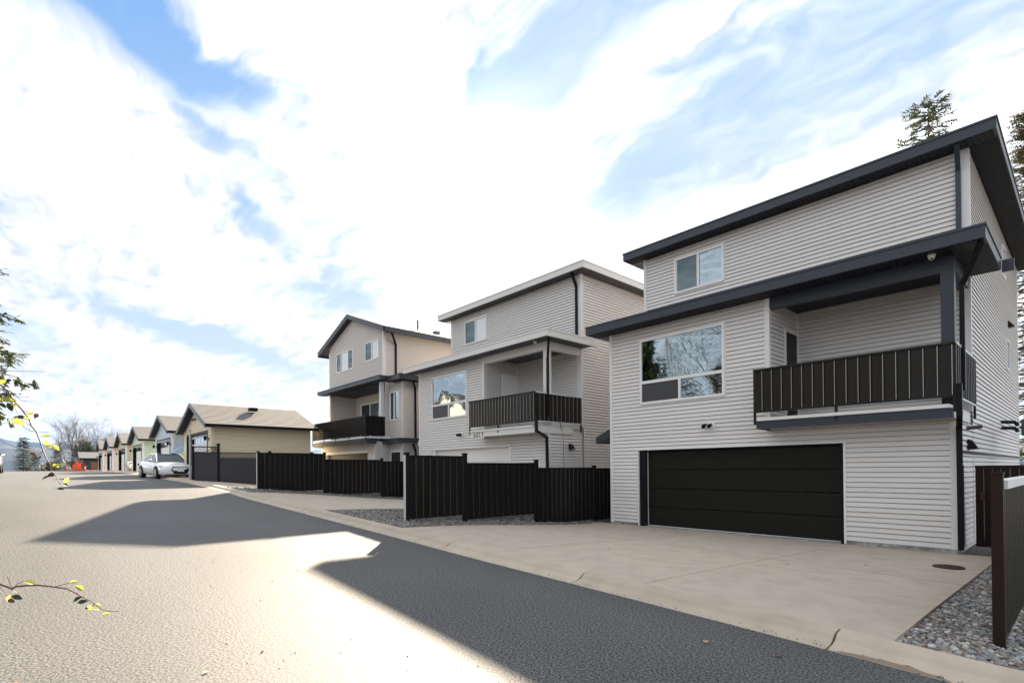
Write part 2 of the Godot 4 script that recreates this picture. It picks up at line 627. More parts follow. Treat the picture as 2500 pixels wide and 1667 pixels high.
func drive(called: String, label: String, fr: Array, bk: Array, zb: float) -> void:
	var root := Node3D.new()
	root.name = numbered(self, called)
	root.set_meta("kind", "structure")
	root.set_meta("label", label)
	add_child(root, true)
	for i in fr.size():
		var b := MB.new()
		b.colored = true
		var t := 0.96 + 0.03 * (i % 2)
		b.col = Color(t, t, t)
		var nz := 12
		var nx := 4
		for a in nz:
			if a == 6: # a joint across the drive: the far half is a slab of its own
				obj("slab", b, M.concrete, root)
				b = MB.new()
				b.colored = true
				b.col = Color(t - 0.02, t - 0.02, t - 0.02)
			for c in nx:
				var p := []
				for k in [[a, c], [a + 1, c], [a + 1, c + 1], [a, c + 1]]:
					var tz: float = float(k[0]) / nz + (0.0025 if a == 6 and k[0] == 6 else 0.0)
					var tx: float = float(k[1]) / nx
					var pz := lerpf(-5.45, zb, tz)
					var px := lerpf(lerpf(fr[i][0], bk[i][0], tz), lerpf(fr[i][1], bk[i][1], tz), tx)
					p.append(Vector3(px, yard_y(px, pz) - 0.012, pz))
				b.quad(p[0], p[1], p[2], p[3], Vector3.UP)
				for side in [[0, 0, 1], [nx - 1, 3, 2]]:
					if c == side[0]:
						var q0: Vector3 = p[side[1]]
						var q1: Vector3 = p[side[2]]
						b.quad(q0, q1, q1 - Vector3(0, 0.16, 0), q0 - Vector3(0, 0.16, 0), Vector3(-1 if side[1] == 0 else 1, 0, 0))
				if a == 0:
					b.quad(p[0], p[3], p[3] - Vector3(0, 0.16, 0), p[0] - Vector3(0, 0.16, 0), Vector3(0, 0, 1))
		obj("slab", b, M.concrete, root)

# ---------------------------------------------------------------- walls and openings
func cuts(u0: float, u1: float, holes: Array, va: float, vb: float) -> Array:
	var segs := [[u0, u1]]
	for h in holes:
		if va >= h[2] - 0.012 and vb <= h[3] + 0.012:
			var out := []
			for s in segs:
				if h[1] <= s[0] or h[0] >= s[1]:
					out.append(s)
					continue
				if h[0] > s[0] + 0.01:
					out.append([s[0], h[0]])
				if h[1] < s[1] - 0.01:
					out.append([h[1], s[1]])
			segs = out
	return segs

# lap siding on a wall: o is the wall's origin, u runs along it, n points out; each course is a board of its own when split
func laps(parent: Node3D, m: Material, o: Vector3, u: Vector3, n: Vector3, ua: float, ub: float, v0: float, v1: float, holes: Array, split: bool, e := 0.1016, d := 0.030, gable := [], slot_h := 0.013) -> void:
	var all := MB.new()
	var k := 0
	var r := RandomNumberGenerator.new()
	r.seed = int(absf(ua * 100.0 + v0 * 37.0)) + 3
	while v0 + k * e < v1 - 0.005:
		var va := v0 + k * e
		var vb := minf(va + e, v1)
		var a0 := ua
		var a1 := ub
		var b0 := ua
		var b1 := ub
		if gable.size() > 0: # [apex u, apex v, slope]
			var ha: float = maxf(0.0, (gable[1] - va) / gable[2])
			var hb: float = maxf(0.0, (gable[1] - vb) / gable[2])
			a0 = maxf(ua, gable[0] - ha)
			a1 = minf(ub, gable[0] + ha)
			b0 = maxf(ua, gable[0] - hb)
			b1 = minf(ub, gable[0] + hb)
		for s in cuts(a0, a1, holes, va, vb):
			var b := MB.new() if split else all
			var t0: float = maxf(s[0], b0)
			var t1: float = minf(s[1], b1)
			var dd := d * r.randf_range(0.97, 1.03)
			var slot := slot_h if vb - va > 0.05 else 0.0
			var up := Vector3.UP
			var A: Vector3 = o + u * s[0] + up * va + n * dd
			var B: Vector3 = o + u * s[1] + up * va + n * dd
			var C: Vector3 = o + u * t1 + up * (vb - slot) + n * d * 0.42
			var D: Vector3 = o + u * t0 + up * (vb - slot) + n * d * 0.42
			# a narrow rolled butt edge, then the face
			var A2 := A + up * 0.012 - n * 0.001
			var B2 := B + up * 0.012 - n * 0.001
			b.quad(A2, B2, C, D, n + up * 0.1)
			b.quad(A, B, B2, A2, n)
			b.quad(A, B, o + u * s[1] + up * va, o + u * s[0] + up * va, -up)
			if split:
				obj("siding_board", b, [m, m, M.siding_gray_warm, M.siding_gray_dull][r.randi() % 4], parent)
		k += 1
	if not split:
		kind(obj("siding", all, m, parent), "stuff")

# a framed window planted on the wall; c is the centre of its foot
func window(parent: Node3D, o: Vector3, u: Vector3, n: Vector3, w: float, h: float, style: String, frame_mat: Material, group_label := "") -> MeshInstance3D:
	var b := MB.new()
	var up := Vector3.UP
	var fw := 0.062
	var t := 0.062
	var put_bar := func(u0: float, u1: float, v0: float, v1: float, dep: float) -> void:
		b.obox(o + u * (u0 + u1) / 2.0 + up * (v0 + v1) / 2.0 + n * dep / 2.0, u * (u1 - u0) / 2.0, up * (v1 - v0) / 2.0, n * dep / 2.0)
	put_bar.call(-w / 2, w / 2, 0.0, fw, t)
	put_bar.call(-w / 2, w / 2, h - fw, h, t)
	put_bar.call(-w / 2, -w / 2 + fw, fw, h - fw, t)
	put_bar.call(w / 2 - fw, w / 2, fw, h - fw, t)
	# thin outer flange
	put_bar.call(-w / 2 - 0.022, -w / 2, -0.022, h + 0.022, 0.024)
	put_bar.call(w / 2, w / 2 + 0.022, -0.022, h + 0.022, 0.024)
	put_bar.call(-w / 2, w / 2, -0.022, 0.0, 0.024)
	put_bar.call(-w / 2, w / 2, h, h + 0.022, 0.024)
	var panes := []
	var x0 := -w / 2 + fw
	var x1 := w / 2 - fw
	var y0 := fw
	var y1 := h - fw
	if style == "picture":
		var ty := h * 0.335
		put_bar.call(x0, x1, ty - 0.04, ty + 0.04, t)
		put_bar.call(-0.035, 0.035, y0, ty - 0.04, t)
		panes = [[x0, x1, ty + 0.04, y1, "glass"], [x0, -0.035, y0, ty - 0.04, "screen"], [0.035, x1, y0, ty - 0.04, "glass"]]
	elif style == "slider":
		put_bar.call(-0.035, 0.035, y0, y1, t)
		put_bar.call(x0, x0 + 0.03, y0, y1, 0.036)
		panes = [[x0 + 0.03, -0.035, y0, y1, "glass_dark"], [0.035, x1, y0, y1, "glass"]]
	elif style == "slider_pale":
		put_bar.call(-0.03, 0.03, y0, y1, t)
		panes = [[x0, -0.03, y0, y1, "glass_dark"], [0.03, x1, y0, y1, "blind"]]
	elif style == "triple":
		put_bar.call(x0 + w * 0.24, x0 + w * 0.24 + 0.05, y0, y1, t)
		put_bar.call(x1 - w * 0.24 - 0.05, x1 - w * 0.24, y0, y1, t)
		panes = [[x0, x0 + w * 0.24, y0, y1, "glass_dark"], [x0 + w * 0.24 + 0.05, x1 - w * 0.24 - 0.05, y0, y1, "blind"], [x1 - w * 0.24, x1, y0, y1, "glass_dark"]]
	else:
		panes = [[x0, x1, y0, y1, "glass"]]
	var f := obj("window", b, frame_mat, parent)
	for p in panes:
		var g := MB.new()
		g.obox(o + u * (p[0] + p[1]) / 2.0 + up * (p[2] + p[3]) / 2.0 + n * 0.030, u * (p[1] - p[0]) / 2.0, up * (p[3] - p[2]) / 2.0, n * 0.003)
		obj("screen" if p[4] == "screen" else "pane", g, M[p[4]], f)
	return f

# upright boards with a folded rib along one edge, between two points of a level line
func boards(parent: Node3D, m: Material, a: Vector3, b: Vector3, y0: float, y1: float, w: float, n: Vector3, called := "board", rib := 0.018, edge: Material = null) -> void:
	var len_ := (b - a).length()
	var k := maxi(1, int(round(len_ / w)))
	w = len_ / k
	var u := (b - a).normalized()
	var up := Vector3.UP
	for i in k:
		var g := MB.new()
		var p := a + u * (w * i)
		var jit := rng.randf_range(-0.003, 0.003)
		var prof := [[0.0, 0.0], [0.004, 0.004 + jit], [w - 0.042, 0.004 - jit], [w - 0.030, rib], [w - 0.012, rib], [w - 0.003, 0.0]]
		for q in prof.size() - 1:
			var A: Vector3 = p + u * prof[q][0] + n * prof[q][1]
			var B: Vector3 = p + u * prof[q + 1][0] + n * prof[q + 1][1]
			g.quad(A + up * y0, B + up * y0, B + up * y1, A + up * y1, n)
			var A2: Vector3 = p + u * prof[q][0] - n * 0.014
			var B2: Vector3 = p + u * prof[q + 1][0] - n * 0.014
			g.quad(A2 + up * y0, B2 + up * y0, B2 + up * y1, A2 + up * y1, -n)
		g.quad(p + up * y0, p + u * w + up * y0, p + u * w - n * 0.014 + up * y0, p - n * 0.014 + up * y0, -up)
		obj(called, g, m, parent)
		if edge:
			g = MB.new()
			g.obox(p + u * (w - 0.021) + n * (rib + 0.002) + up * (y0 + y1) / 2.0, u * 0.005, up * ((y1 - y0) / 2.0 - 0.01), n * 0.0025)
			obj("edge_strip", g, edge, parent)

func rect_pipe(pts: Array, w: float, d: float) -> MB:
	var b := MB.new()
	for i in pts.size() - 1:
		var e: Vector3 = (pts[i + 1] - pts[i]).normalized() * w * 0.4
		b.bar(pts[i] - e, pts[i + 1] + e, w, d)
	return b

func part(called: String, b: MB, m: Material, root: Node3D) -> MeshInstance3D:
	return away(obj(called, b, m, root), root) as MeshInstance3D

func boxed(x0: float, x1: float, y0: float, y1: float, z0: float, z1: float) -> MB:
	var b := MB.new()
	b.box(x0, x1, y0, y1, z0, z1)
	return b

# a roof slab with gutter lip; soffit slats hang under it as its sub-part
func slab_roof(root: Node3D, fascia: Material, soffit: Material, x0: float, x1: float, y0: float, y1: float, z0: float, z1: float, strips: Array) -> void:
	var b := MB.new()
	b.box(x0, x1, y0, y1, z0, z1)
	b.box(x0 - 0.018, x1 + 0.018, y1 - 0.035, y1 + 0.006, z1, z1 + 0.018)
	b.box(x1, x1 + 0.018, y1 - 0.035, y1 + 0.006, z0, z1)
	b.box(x0 - 0.018, x0, y1 - 0.035, y1 + 0.006, z0, z1)
	var r := part("roof", b, fascia, root)
	obj("roof_deck", boxed(x0 + 0.05, x1 - 0.05, y1 + 0.007, y1 + 0.02, z0 + 0.05, z1 - 0.05), M.flat_roof, r)
	for s in strips: # [x0, x1, z0, z1, along]: slats across the overhang
		var g := MB.new()
		if s[4] == "x":
			var z: float = s[2]
			while z < s[3] - 0.02:
				g.box(s[0], s[1], y0 - 0.016, y0 - 0.001, z, minf(z + 0.082, s[3]))
				z += 0.1
		else:
			var x: float = s[0]
			while x < s[1] - 0.02:
				g.box(x, minf(x + 0.082, s[1]), y0 - 0.016, y0 - 0.001, s[2], s[3])
				x += 0.1
		kind(obj("soffit", g, soffit, r), "stuff")

# ---------------------------------------------------------------- the two matching houses
func twin_house(delta: Vector3, near: bool) -> void:
	var P0 := Vector3(-5.62, 0.0, -12.57)
	var label := "large grey sided house with charcoal fascias and wide black garage door" if near else "middle grey sided house with pale fascias, white garage door and number 3411"
	var root := thing("house", label, "house", P0 + delta, 0.0, "houses along the lane")
	root.position = P0 # parts are laid out at the first house's place, then the whole is moved
	var sid: Material = M.siding_gray
	var tr: Material = M.trim_gray
	var fas: Material = M.charcoal if near else M.cream_trim
	var sof: Material = M.soffit_dark if near else M.soffit_grey
	var X := Vector3(1, 0, 0)
	var Z := Vector3(0, 0, 1)
	var xl := -9.54
	var xr := -1.70
	var xa := -5.03
	var F := -12.57
	var B := -14.28
	var back := -24.2
	var gl := -8.58
	var gr := -3.53
	var gt := 2.10
	# front wall of the lower floors, with the garage opening
	var b := MB.new()
	b.box(xl, gl, -0.4, 5.52, F - 0.16, F - 0.04)
	b.box(gl, xa, gt, 5.52, F - 0.16, F - 0.04)
	b.box(xa, gr, gt, 2.62, F - 0.16, F - 0.04)
	b.box(gr, xr, -0.4, 2.62, F - 0.16, F - 0.04)
	var w := part("wall", b, sid, root)
	laps(w, sid, Vector3(0, 0, F), X, Z, xl + 0.05, xa - 0.04, 0.07, 5.52, [[gl - 0.03, gr + 0.03, 0.0, gt + 0.04], [-8.50, -6.06, 3.37, 5.17]], near, 0.1016, 0.030 if near else 0.034, [], 0.013 if near else 0.017)
	laps(w, sid, Vector3(0, 0, F), X, Z, xa - 0.04, xr - 0.05, 0.07, 2.44, [[gl - 0.03, gr + 0.03, 0.0, gt + 0.04]], near, 0.1016, 0.030 if near else 0.034, [], 0.013 if near else 0.017)
	part("foundation", boxed(gr + 0.08, xr + 0.045, -0.5, 0.066, F - 0.05, F + 0.045), M.foundation, root)
	part("foundation", boxed(xl, gl - 0.08, -0.5, 0.05, F - 0.05, F + 0.01), M.foundation, root)
	# wall beside the balcony door, and the recess behind the balcony
	b = MB.new()
	b.box(xa - 0.16, xa - 0.04, 2.4, 5.52, B - 0.0, F - 0.16)
	w = part("wall", b, sid, root)
	laps(w, sid, Vector3(xa, 0, 0), Z, X, B + 0.03, F - 0.05, 2.72, 5.47, [[-14.46, -13.44, 2.0, 4.98]], near, 0.1016, 0.030 if near else 0.034, [], 0.013 if near else 0.017)
	b = MB.new()
	b.box(xa - 0.04, xr - 0.16, 2.4, 5.52, B - 0.16, B - 0.04)
	w = part("wall", b, sid, root)
	laps(w, sid, Vector3(0, 0, B), X, Z, xa + 0.06, xr - 0.10, 2.72, 5.47, [], near, 0.1016, 0.030 if near else 0.034, [], 0.013 if near else 0.017)
	# upper storey
	b = MB.new()
	b.box(-9.48, xr - 0.16, 5.53, 8.17, B - 0.16, B - 0.04)
	w = part("wall", b, sid, root)
	laps(w, sid, Vector3(0, 0, B), X, Z, -9.43, xr - 0.10, 5.74, 8.15, [[-8.42, -6.88, 6.81, 7.86]], near, 0.1016, 0.030 if near else 0.034, [], 0.013 if near else 0.017)
	# right-hand wall
	b = MB.new()
	b.box(xr - 0.16, xr - 0.04, -0.4, 8.17, back, B - 0.04)
	b.box(xr - 0.16, xr - 0.04, -0.4, 2.62, B - 0.04, F - 0.16)
	w = part("wall", b, sid, root)
	laps(w, sid, Vector3(xr, 0, 0), Z, X, F - 0.09, B, 0.07, 2.44, [], false, 0.1016, 0.034, [], 0.018)
	laps(w, sid, Vector3(xr, 0, 0), Z, X, back + 0.05, B - 0.09, 0.07, 8.12, [[-21.4, -20.6, 4.37, 5.25], [-20.6, -19.9, 6.85, 7.75]], near, 0.1016, 0.030 if near else 0.034, [], 0.013 if near else 0.017)
	# left and back walls
	b = MB.new()
	b.box(xl, xl + 0.12, -0.4, 5.52, back, F - 0.12)
	b.box(-9.48, -9.36, 5.52, 8.17, back, B - 0.12)
	b.box(xl, xr, -0.4, 8.17, back - 0.12, back)
	w = part("wall", b, sid, root)
	laps(w, sid, Vector3(xl, 0, 0), Z, -X, back, F - 0.09, 0.07, 5.5, [], false, 0.1016, 0.034, [], 0.018)
	# corner boards
	for c in [[xl - 0.018, xl + 0.075, F - 0.05, F + 0.034, 0.03, 5.51], [xr - 0.09, xr + 0.034, F - 0.09, F + 0.035, 0.03, 2.43], [xa - 0.08, xa + 0.032, F - 0.06, F + 0.033, 2.73, 5.50], [-9.50, -9.40, B - 0.05, B + 0.034, 5.77, 8.16], [xr - 0.12, xr + 0.034, B - 0.10, B + 0.035, 5.78, 8.16], [xr - 0.14, xr + 0.033, B - 0.09, B + 0.036, 2.72, 5.5], [xa + 0.004, xa + 0.06, B + 0.003, B + 0.06, 2.72, 5.45], [xr - 0.02, xr + 0.036, back - 0.02, back + 0.07, 0.0, 8.15]]:
		part("corner_trim", boxed(c[0], c[1], c[4], c[5], c[2], c[3]), tr, root)
	# roofs
	slab_roof(root, fas, sof, -9.99, -1.21, 8.17, 8.41, back - 0.45, -13.85, [[-9.95, -1.25, B + 0.025, -13.87, "z"], [xr + 0.025, -1.23, back - 0.4, B + 0.02, "x"]])
	slab_roof(root, fas, sof, -10.05, -1.21, 5.52, 5.76, B - 0.05, -12.05, [[-10.0, -1.25, F + 0.03, -12.07, "z"], [xr + 0.03, -1.23, B - 0.02, F + 0.02, "x"]])
	b = MB.new()
	b.box(xa + 0.01, xr - 0.13, 5.47, 5.519, B + 0.005, F - 0.19)
	var ceil_ := part("porch_ceiling", b, sof, root)
	for cx in [-4.1, -2.7]:
		b = MB.new()
		b.tube(Vector3(cx, 5.47, -13.2), Vector3(cx, 5.462, -13.2), 0.055, 0.055, 12, true)
		obj("pot_light", b, M.white, ceil_)
	part("roof_return", boxed(-1.20, -1.02, 5.47, 5.70, B - 0.1, B - 0.02), fas, root)
	# post and beams of the balcony roof
	var beam: Material = M.charcoal if near else M.cream_trim
	part("beam", boxed(xa + 0.02, xr - 0.0, 5.26, 5.515, F - 0.18, F), beam, root)
	part("beam", boxed(xr - 0.18, xr, 5.261, 5.514, B + 0.03, F - 0.181), beam, root)
	part("post", boxed(xr - 0.205, xr - 0.005, 2.72, 5.258, F - 0.19, F - 0.006), beam, root)
	# balcony: deck, rim beam, railing
	var zb := -11.92
	b = MB.new()
	b.box(xa, xr - 0.0, 2.63, 2.695, B + 0.03, zb + 0.03)
	var deck := part("balcony", b, M.cream_trim, root)
	obj("rim_beam", boxed(xa - 0.02, xr + 0.04, 2.45, 2.628, zb - 0.06, zb), beam, deck)
	obj("rim_beam", boxed(xr + 0.002, xr + 0.055, 2.45, 2.628, B + 0.5, zb - 0.061), M.cream_trim, deck)
	obj("rim_beam", boxed(xa - 0.02, xa + 0.03, 2.45, 2.628, F + 0.02, zb - 0.061), beam, deck)
	var rail := part("railing", boxed(xa - 0.06, xr + 0.10, 3.735, 3.775, zb + 0.01, zb + 0.07), M.rail_brown, root)
	var rm: Material = M.rail_brown
	boards(rail, rm, Vector3(xa - 0.05, 0, zb + 0.03), Vector3(xr + 0.07, 0, zb + 0.03), 2.84, 3.735, 0.205 if near else 0.155, Vector3(0, 0, 1), "rail_board", 0.02, M.rail_edge)
	boards(rail, rm, Vector3(xr + 0.085, 0, zb), Vector3(xr + 0.085, 0, B + 0.12), 2.84, 3.735, 0.2, Vector3(1, 0, 0), "rail_board", 0.02, M.rail_edge)
	obj("top_rail", boxed(xr + 0.05, xr + 0.11, 3.736, 3.776, B + 0.1, zb + 0.008), M.aluminium, rail)
	obj("bottom_rail", boxed(xa - 0.05, xr + 0.07, 2.81, 2.84, zb + 0.01, zb + 0.05), rm, rail)
	obj("bottom_rail", boxed(xr + 0.065, xr + 0.105, 2.81, 2.84, B + 0.12, zb + 0.009), M.aluminium, rail)
	for px in [xa - 0.05, -3.47, xr + 0.075]:
		obj("rail_post", boxed(px - 0.025, px + 0.025, 2.55, 3.734, zb - 0.02, zb + 0.013), rm, rail)
	obj("rail_post", boxed(xr + 0.06, xr + 0.10, 2.55, 3.734, B + 0.1, B + 0.15), rm, rail)
	if near: # low boxes kept on the deck, seen under the railing
		for bx in [[-4.5, -4.1, 0], [-4.0, -3.5, 1], [-2.7, -2.4, 0]]:
			pass
	# balcony door in the side of the recess
	b = boxed(xa + 0.004, xa + 0.03, 2.72, 4.90, -14.36, -13.52)
	var door := part("door", b, M.door_black if near else M.white, root)
	for s in [[-14.44, -14.36, 2.72, 4.98], [-13.52, -13.44, 2.72, 4.98], [-14.36, -13.52, 4.90, 4.98]]:
		obj("door_frame", boxed(xa, xa + 0.045, s[2], s[3], s[0], s[1]), M.cream_trim if near else M.white, door)
	b = MB.new()
	b.ball(Vector3(xa + 0.07, 3.72, -14.27), Vector3(0.03, 0.03, 0.03))
	b.box(xa + 0.03, xa + 0.05, 3.60, 3.86, -14.30, -14.24)
	obj("door_handle", b, M.chrome, door)
	# windows
	window(root, Vector3(-7.28, 3.37, F) - P0, X, Z, 2.44, 1.80, "picture", M.white)
	window(root, Vector3(-7.65, 6.81, B) - P0, X, Z, 1.54, 1.05, "slider" if near else "slider_pale", M.white)
	window(root, Vector3(xr, 4.37, -21.0) - P0, -Z, X, 0.76, 0.88, "single", M.white)
	window(root, Vector3(xr, 6.88, -20.25) - P0, -Z, X, 0.66, 0.88, "single", M.white)
	# garage door: four sections in a deep frame
	var gm: Material = M.door_black if near else M.white
	b = MB.new()
	b.box(gl + 0.20, gr - 0.02, 0.0, gt - 0.02, F - 0.30, F - 0.16)
	var gd := part("garage_door", b, gm, root)
	for i in 4:
		var y0 := 0.02 + i * 0.512
		b = MB.new()
		var ya := y0 + 0.004
		var yb := y0 + 0.508
		var z0 := F - 0.16
		var z1 := F - 0.135
		b.box(gl + 0.22, gr - 0.04, ya + 0.012, yb - 0.012, z0, z1)
		b.quad(Vector3(gl + 0.22, ya, z0), Vector3(gr - 0.04, ya, z0), Vector3(gr - 0.04, ya + 0.012, z1), Vector3(gl + 0.22, ya + 0.012, z1), Vector3(0, -0.3, 1))
		b.quad(Vector3(gl + 0.22, yb, z0), Vector3(gr - 0.04, yb, z0), Vector3(gr - 0.04, yb - 0.012, z1), Vector3(gl + 0.22, yb - 0.012, z1), Vector3(0, 0.3, 1))
		obj("door_section", b, gm, gd)
	obj("weather_strip", boxed(gl + 0.22, gr - 0.04, 0.0, 0.022, F - 0.16, F - 0.13), M.aluminium, gd)
	var fm: Material = M.black if near else M.white
	var gf := part("garage_frame", boxed(gl, gl + 0.2, -0.02, gt - 0.0, F - 0.30, F - 0.02), fm, root)
	obj("jamb", boxed(gr - 0.06, gr + 0.002, -0.02, gt, F - 0.30, F + 0.034), fm, gf)
	obj("lintel", boxed(gl + 0.2, gr - 0.06, gt - 0.03, gt, F - 0.30, F - 0.01), fm, gf)
	obj("stop_bead", boxed(gl + 0.2, gl + 0.215, 0.0, gt - 0.03, F - 0.13, F - 0.11), M.aluminium, gf)
	obj("drip_cap", boxed(gl - 0.04, gr + 0.05, gt + 0.001, gt + 0.035, F + 0.001, F + 0.05), M.white, gf)
	obj("casing", boxed(gl - 0.03, gl, 0.0, gt, F - 0.02, F + 0.034), M.trim_gray, gf)
	obj("casing", boxed(gr + 0.003, gr + 0.045, 0.0, gt, F + 0.001, F + 0.036), M.white, gf)
	part("sill", boxed(gl + 0.2, gr - 0.05, -0.1, 0.006, F - 0.135, F + 0.09), M.foundation, root)
	# downspouts
	var dsm: Material = M.black
	part("downspout", rect_pipe([Vector3(-1.30, 5.47, -12.22), Vector3(-1.58, 4.88, -12.46), Vector3(-1.585, 3.0, -12.46)], 0.075, 0.06), dsm, root)
	part("downspout", rect_pipe([Vector3(-1.565, 3.0, zb + 0.02), Vector3(-1.565, 2.50, zb + 0.02), Vector3(-1.645, 2.30, -12.46), Vector3(-1.645, 0.10, -12.50)], 0.085, 0.07), dsm, root)
	part("downspout", rect_pipe([Vector3(-1.82, 8.17, -13.95), Vector3(-1.84, 7.72, -14.22), Vector3(-1.84, 5.77, -14.22)], 0.085, 0.07), M.charcoal if near else M.black, root)
	# twin-headed flood light beside the garage
	b = boxed(-6.50, -6.33, 2.58, 2.76, F + 0.012, F + 0.04)
	var fl := part("wall_light", b, M.white, root)
	for hx in [-6.56, -6.41]:
		b = MB.new()
		b.tube(Vector3(-6.43, 2.68, F + 0.03), Vector3(hx, 2.66, F + 0.10), 0.012, 0.012, 6)
		b.tube(Vector3(hx, 2.68, F + 0.07), Vector3(hx - 0.01, 2.63, F + 0.17), 0.03, 0.052, 10, true)
		obj("lamp_head", b, M.black, fl)
	if not near:
		b = MB.new()
		b.tube(Vector3(-6.43, 2.66, F + 0.03), Vector3(-6.43, 2.60, F + 0.08), 0.03, 0.02, 8, true)
		obj("sensor", b, M.black, fl)
	# dome camera under the eave
	b = MB.new()
	b.tube(Vector3(-1.98, 5.502, -12.28), Vector3(-1.98, 5.47, -12.28), 0.062, 0.062, 14, true)
	b.ball(Vector3(-1.98, 5.455, -12.28), Vector3(0.052, 0.052, 0.052), 12, 8)
	var cam := part("security_camera", b, M.cream_trim, root)
	b = MB.new()
	b.ball(Vector3(-1.972, 5.425, -12.25), Vector3(0.022, 0.022, 0.022), 8, 6)
	obj("lens", b, M.black, cam)
	# small pent roof on the hidden left side
	b = MB.new()
	b.extrude([Vector3(xl + 0.0, 3.02, -13.1), Vector3(-10.55, 2.58, -13.1), Vector3(-10.55, 2.38, -13.1), Vector3(xl + 0.0, 2.70, -13.1)], Vector3(0, 0, -1.6))
	part("side_canopy", b, fas, root)
	# fittings on the right wall
	b = MB.new()
	b.extrude([Vector3(xr + 0.015, 1.92, -13.56), Vector3(xr + 0.015, 2.14, -13.56), Vector3(xr + 0.10, 2.10, -13.56), Vector3(xr + 0.19, 1.93, -13.56)], Vector3(0, 0, -0.17))
	part("vent_hood", b, M.black, root)
	if near:
		b = MB.new()
		b.tube(Vector3(xr, 2.33, -13.5), Vector3(xr + 0.26, 2.36, -13.52), 0.035, 0.035, 10, true)
		part("pipe", b, M.soffit_grey, root)
		b = MB.new()
		b.extrude([Vector3(xr + 0.015, 5.70, -21.35), Vector3(xr + 0.015, 5.92, -21.35), Vector3(xr + 0.16, 5.72, -21.35)], Vector3(0, 0, -0.22))
		part("vent_hood", b, M.black, root)
		for yy in [2.78, 2.62]:
			b = MB.new()
			b.tube(Vector3(xr, yy, -19.3), Vector3(xr + 0.3, yy - 0.02, -19.4), 0.045, 0.045, 8, true)
			b.tube(Vector3(xr + 0.3, yy - 0.02, -19.4), Vector3(xr + 0.34, yy - 0.12, -19.4), 0.045, 0.045, 8, true)
			part("pipe", b, M.soffit_dark, root)
		part("flashing", boxed(xr + 0.012, xr + 0.04, 1.84, 1.885, back, -12.9), M.black, root)
		part("flashing", boxed(xr + 0.012, xr + 0.045, 0.1, 1.62, -13.0, -12.94), M.black, root)
	else:
		b = MB.new()
		b.tube(Vector3(xr + 0.02, 2.4, -13.3), Vector3(xr + 0.02, 0.2, -13.32), 0.012, 0.012, 5)
		b.tube(Vector3(xr + 0.02, 2.4, -13.3), Vector3(xr + 0.12, 2.9, -13.0), 0.012, 0.012, 5)
		part("cable", b, M.soffit_grey, root)
		# the number of the house on the rim beam
		var tm := TextMesh.new()
		tm.text = "3411"
		var sf := SystemFont.new()
		sf.font_names = PackedStringArray(["Droid Sans"])
		tm.font = sf
		tm.font_size = 64
		tm.pixel_size = 0.0046
		tm.depth = 0.012
		tm.horizontal_alignment = HORIZONTAL_ALIGNMENT_LEFT
		tm.vertical_alignment = VERTICAL_ALIGNMENT_CENTER
		var num := put("house_number", tm, M.digit, root)
		num.position = Vector3(-4.90, 2.515, zb + 0.008) - P0
		num.set_meta("label", "dark house number 3411 on the pale balcony beam")
		obj("number_plate", boxed(-0.06, 0.66, -0.13, 0.13, -0.006, -0.003), M.cream_trim, num)
	root.position = P0 + delta

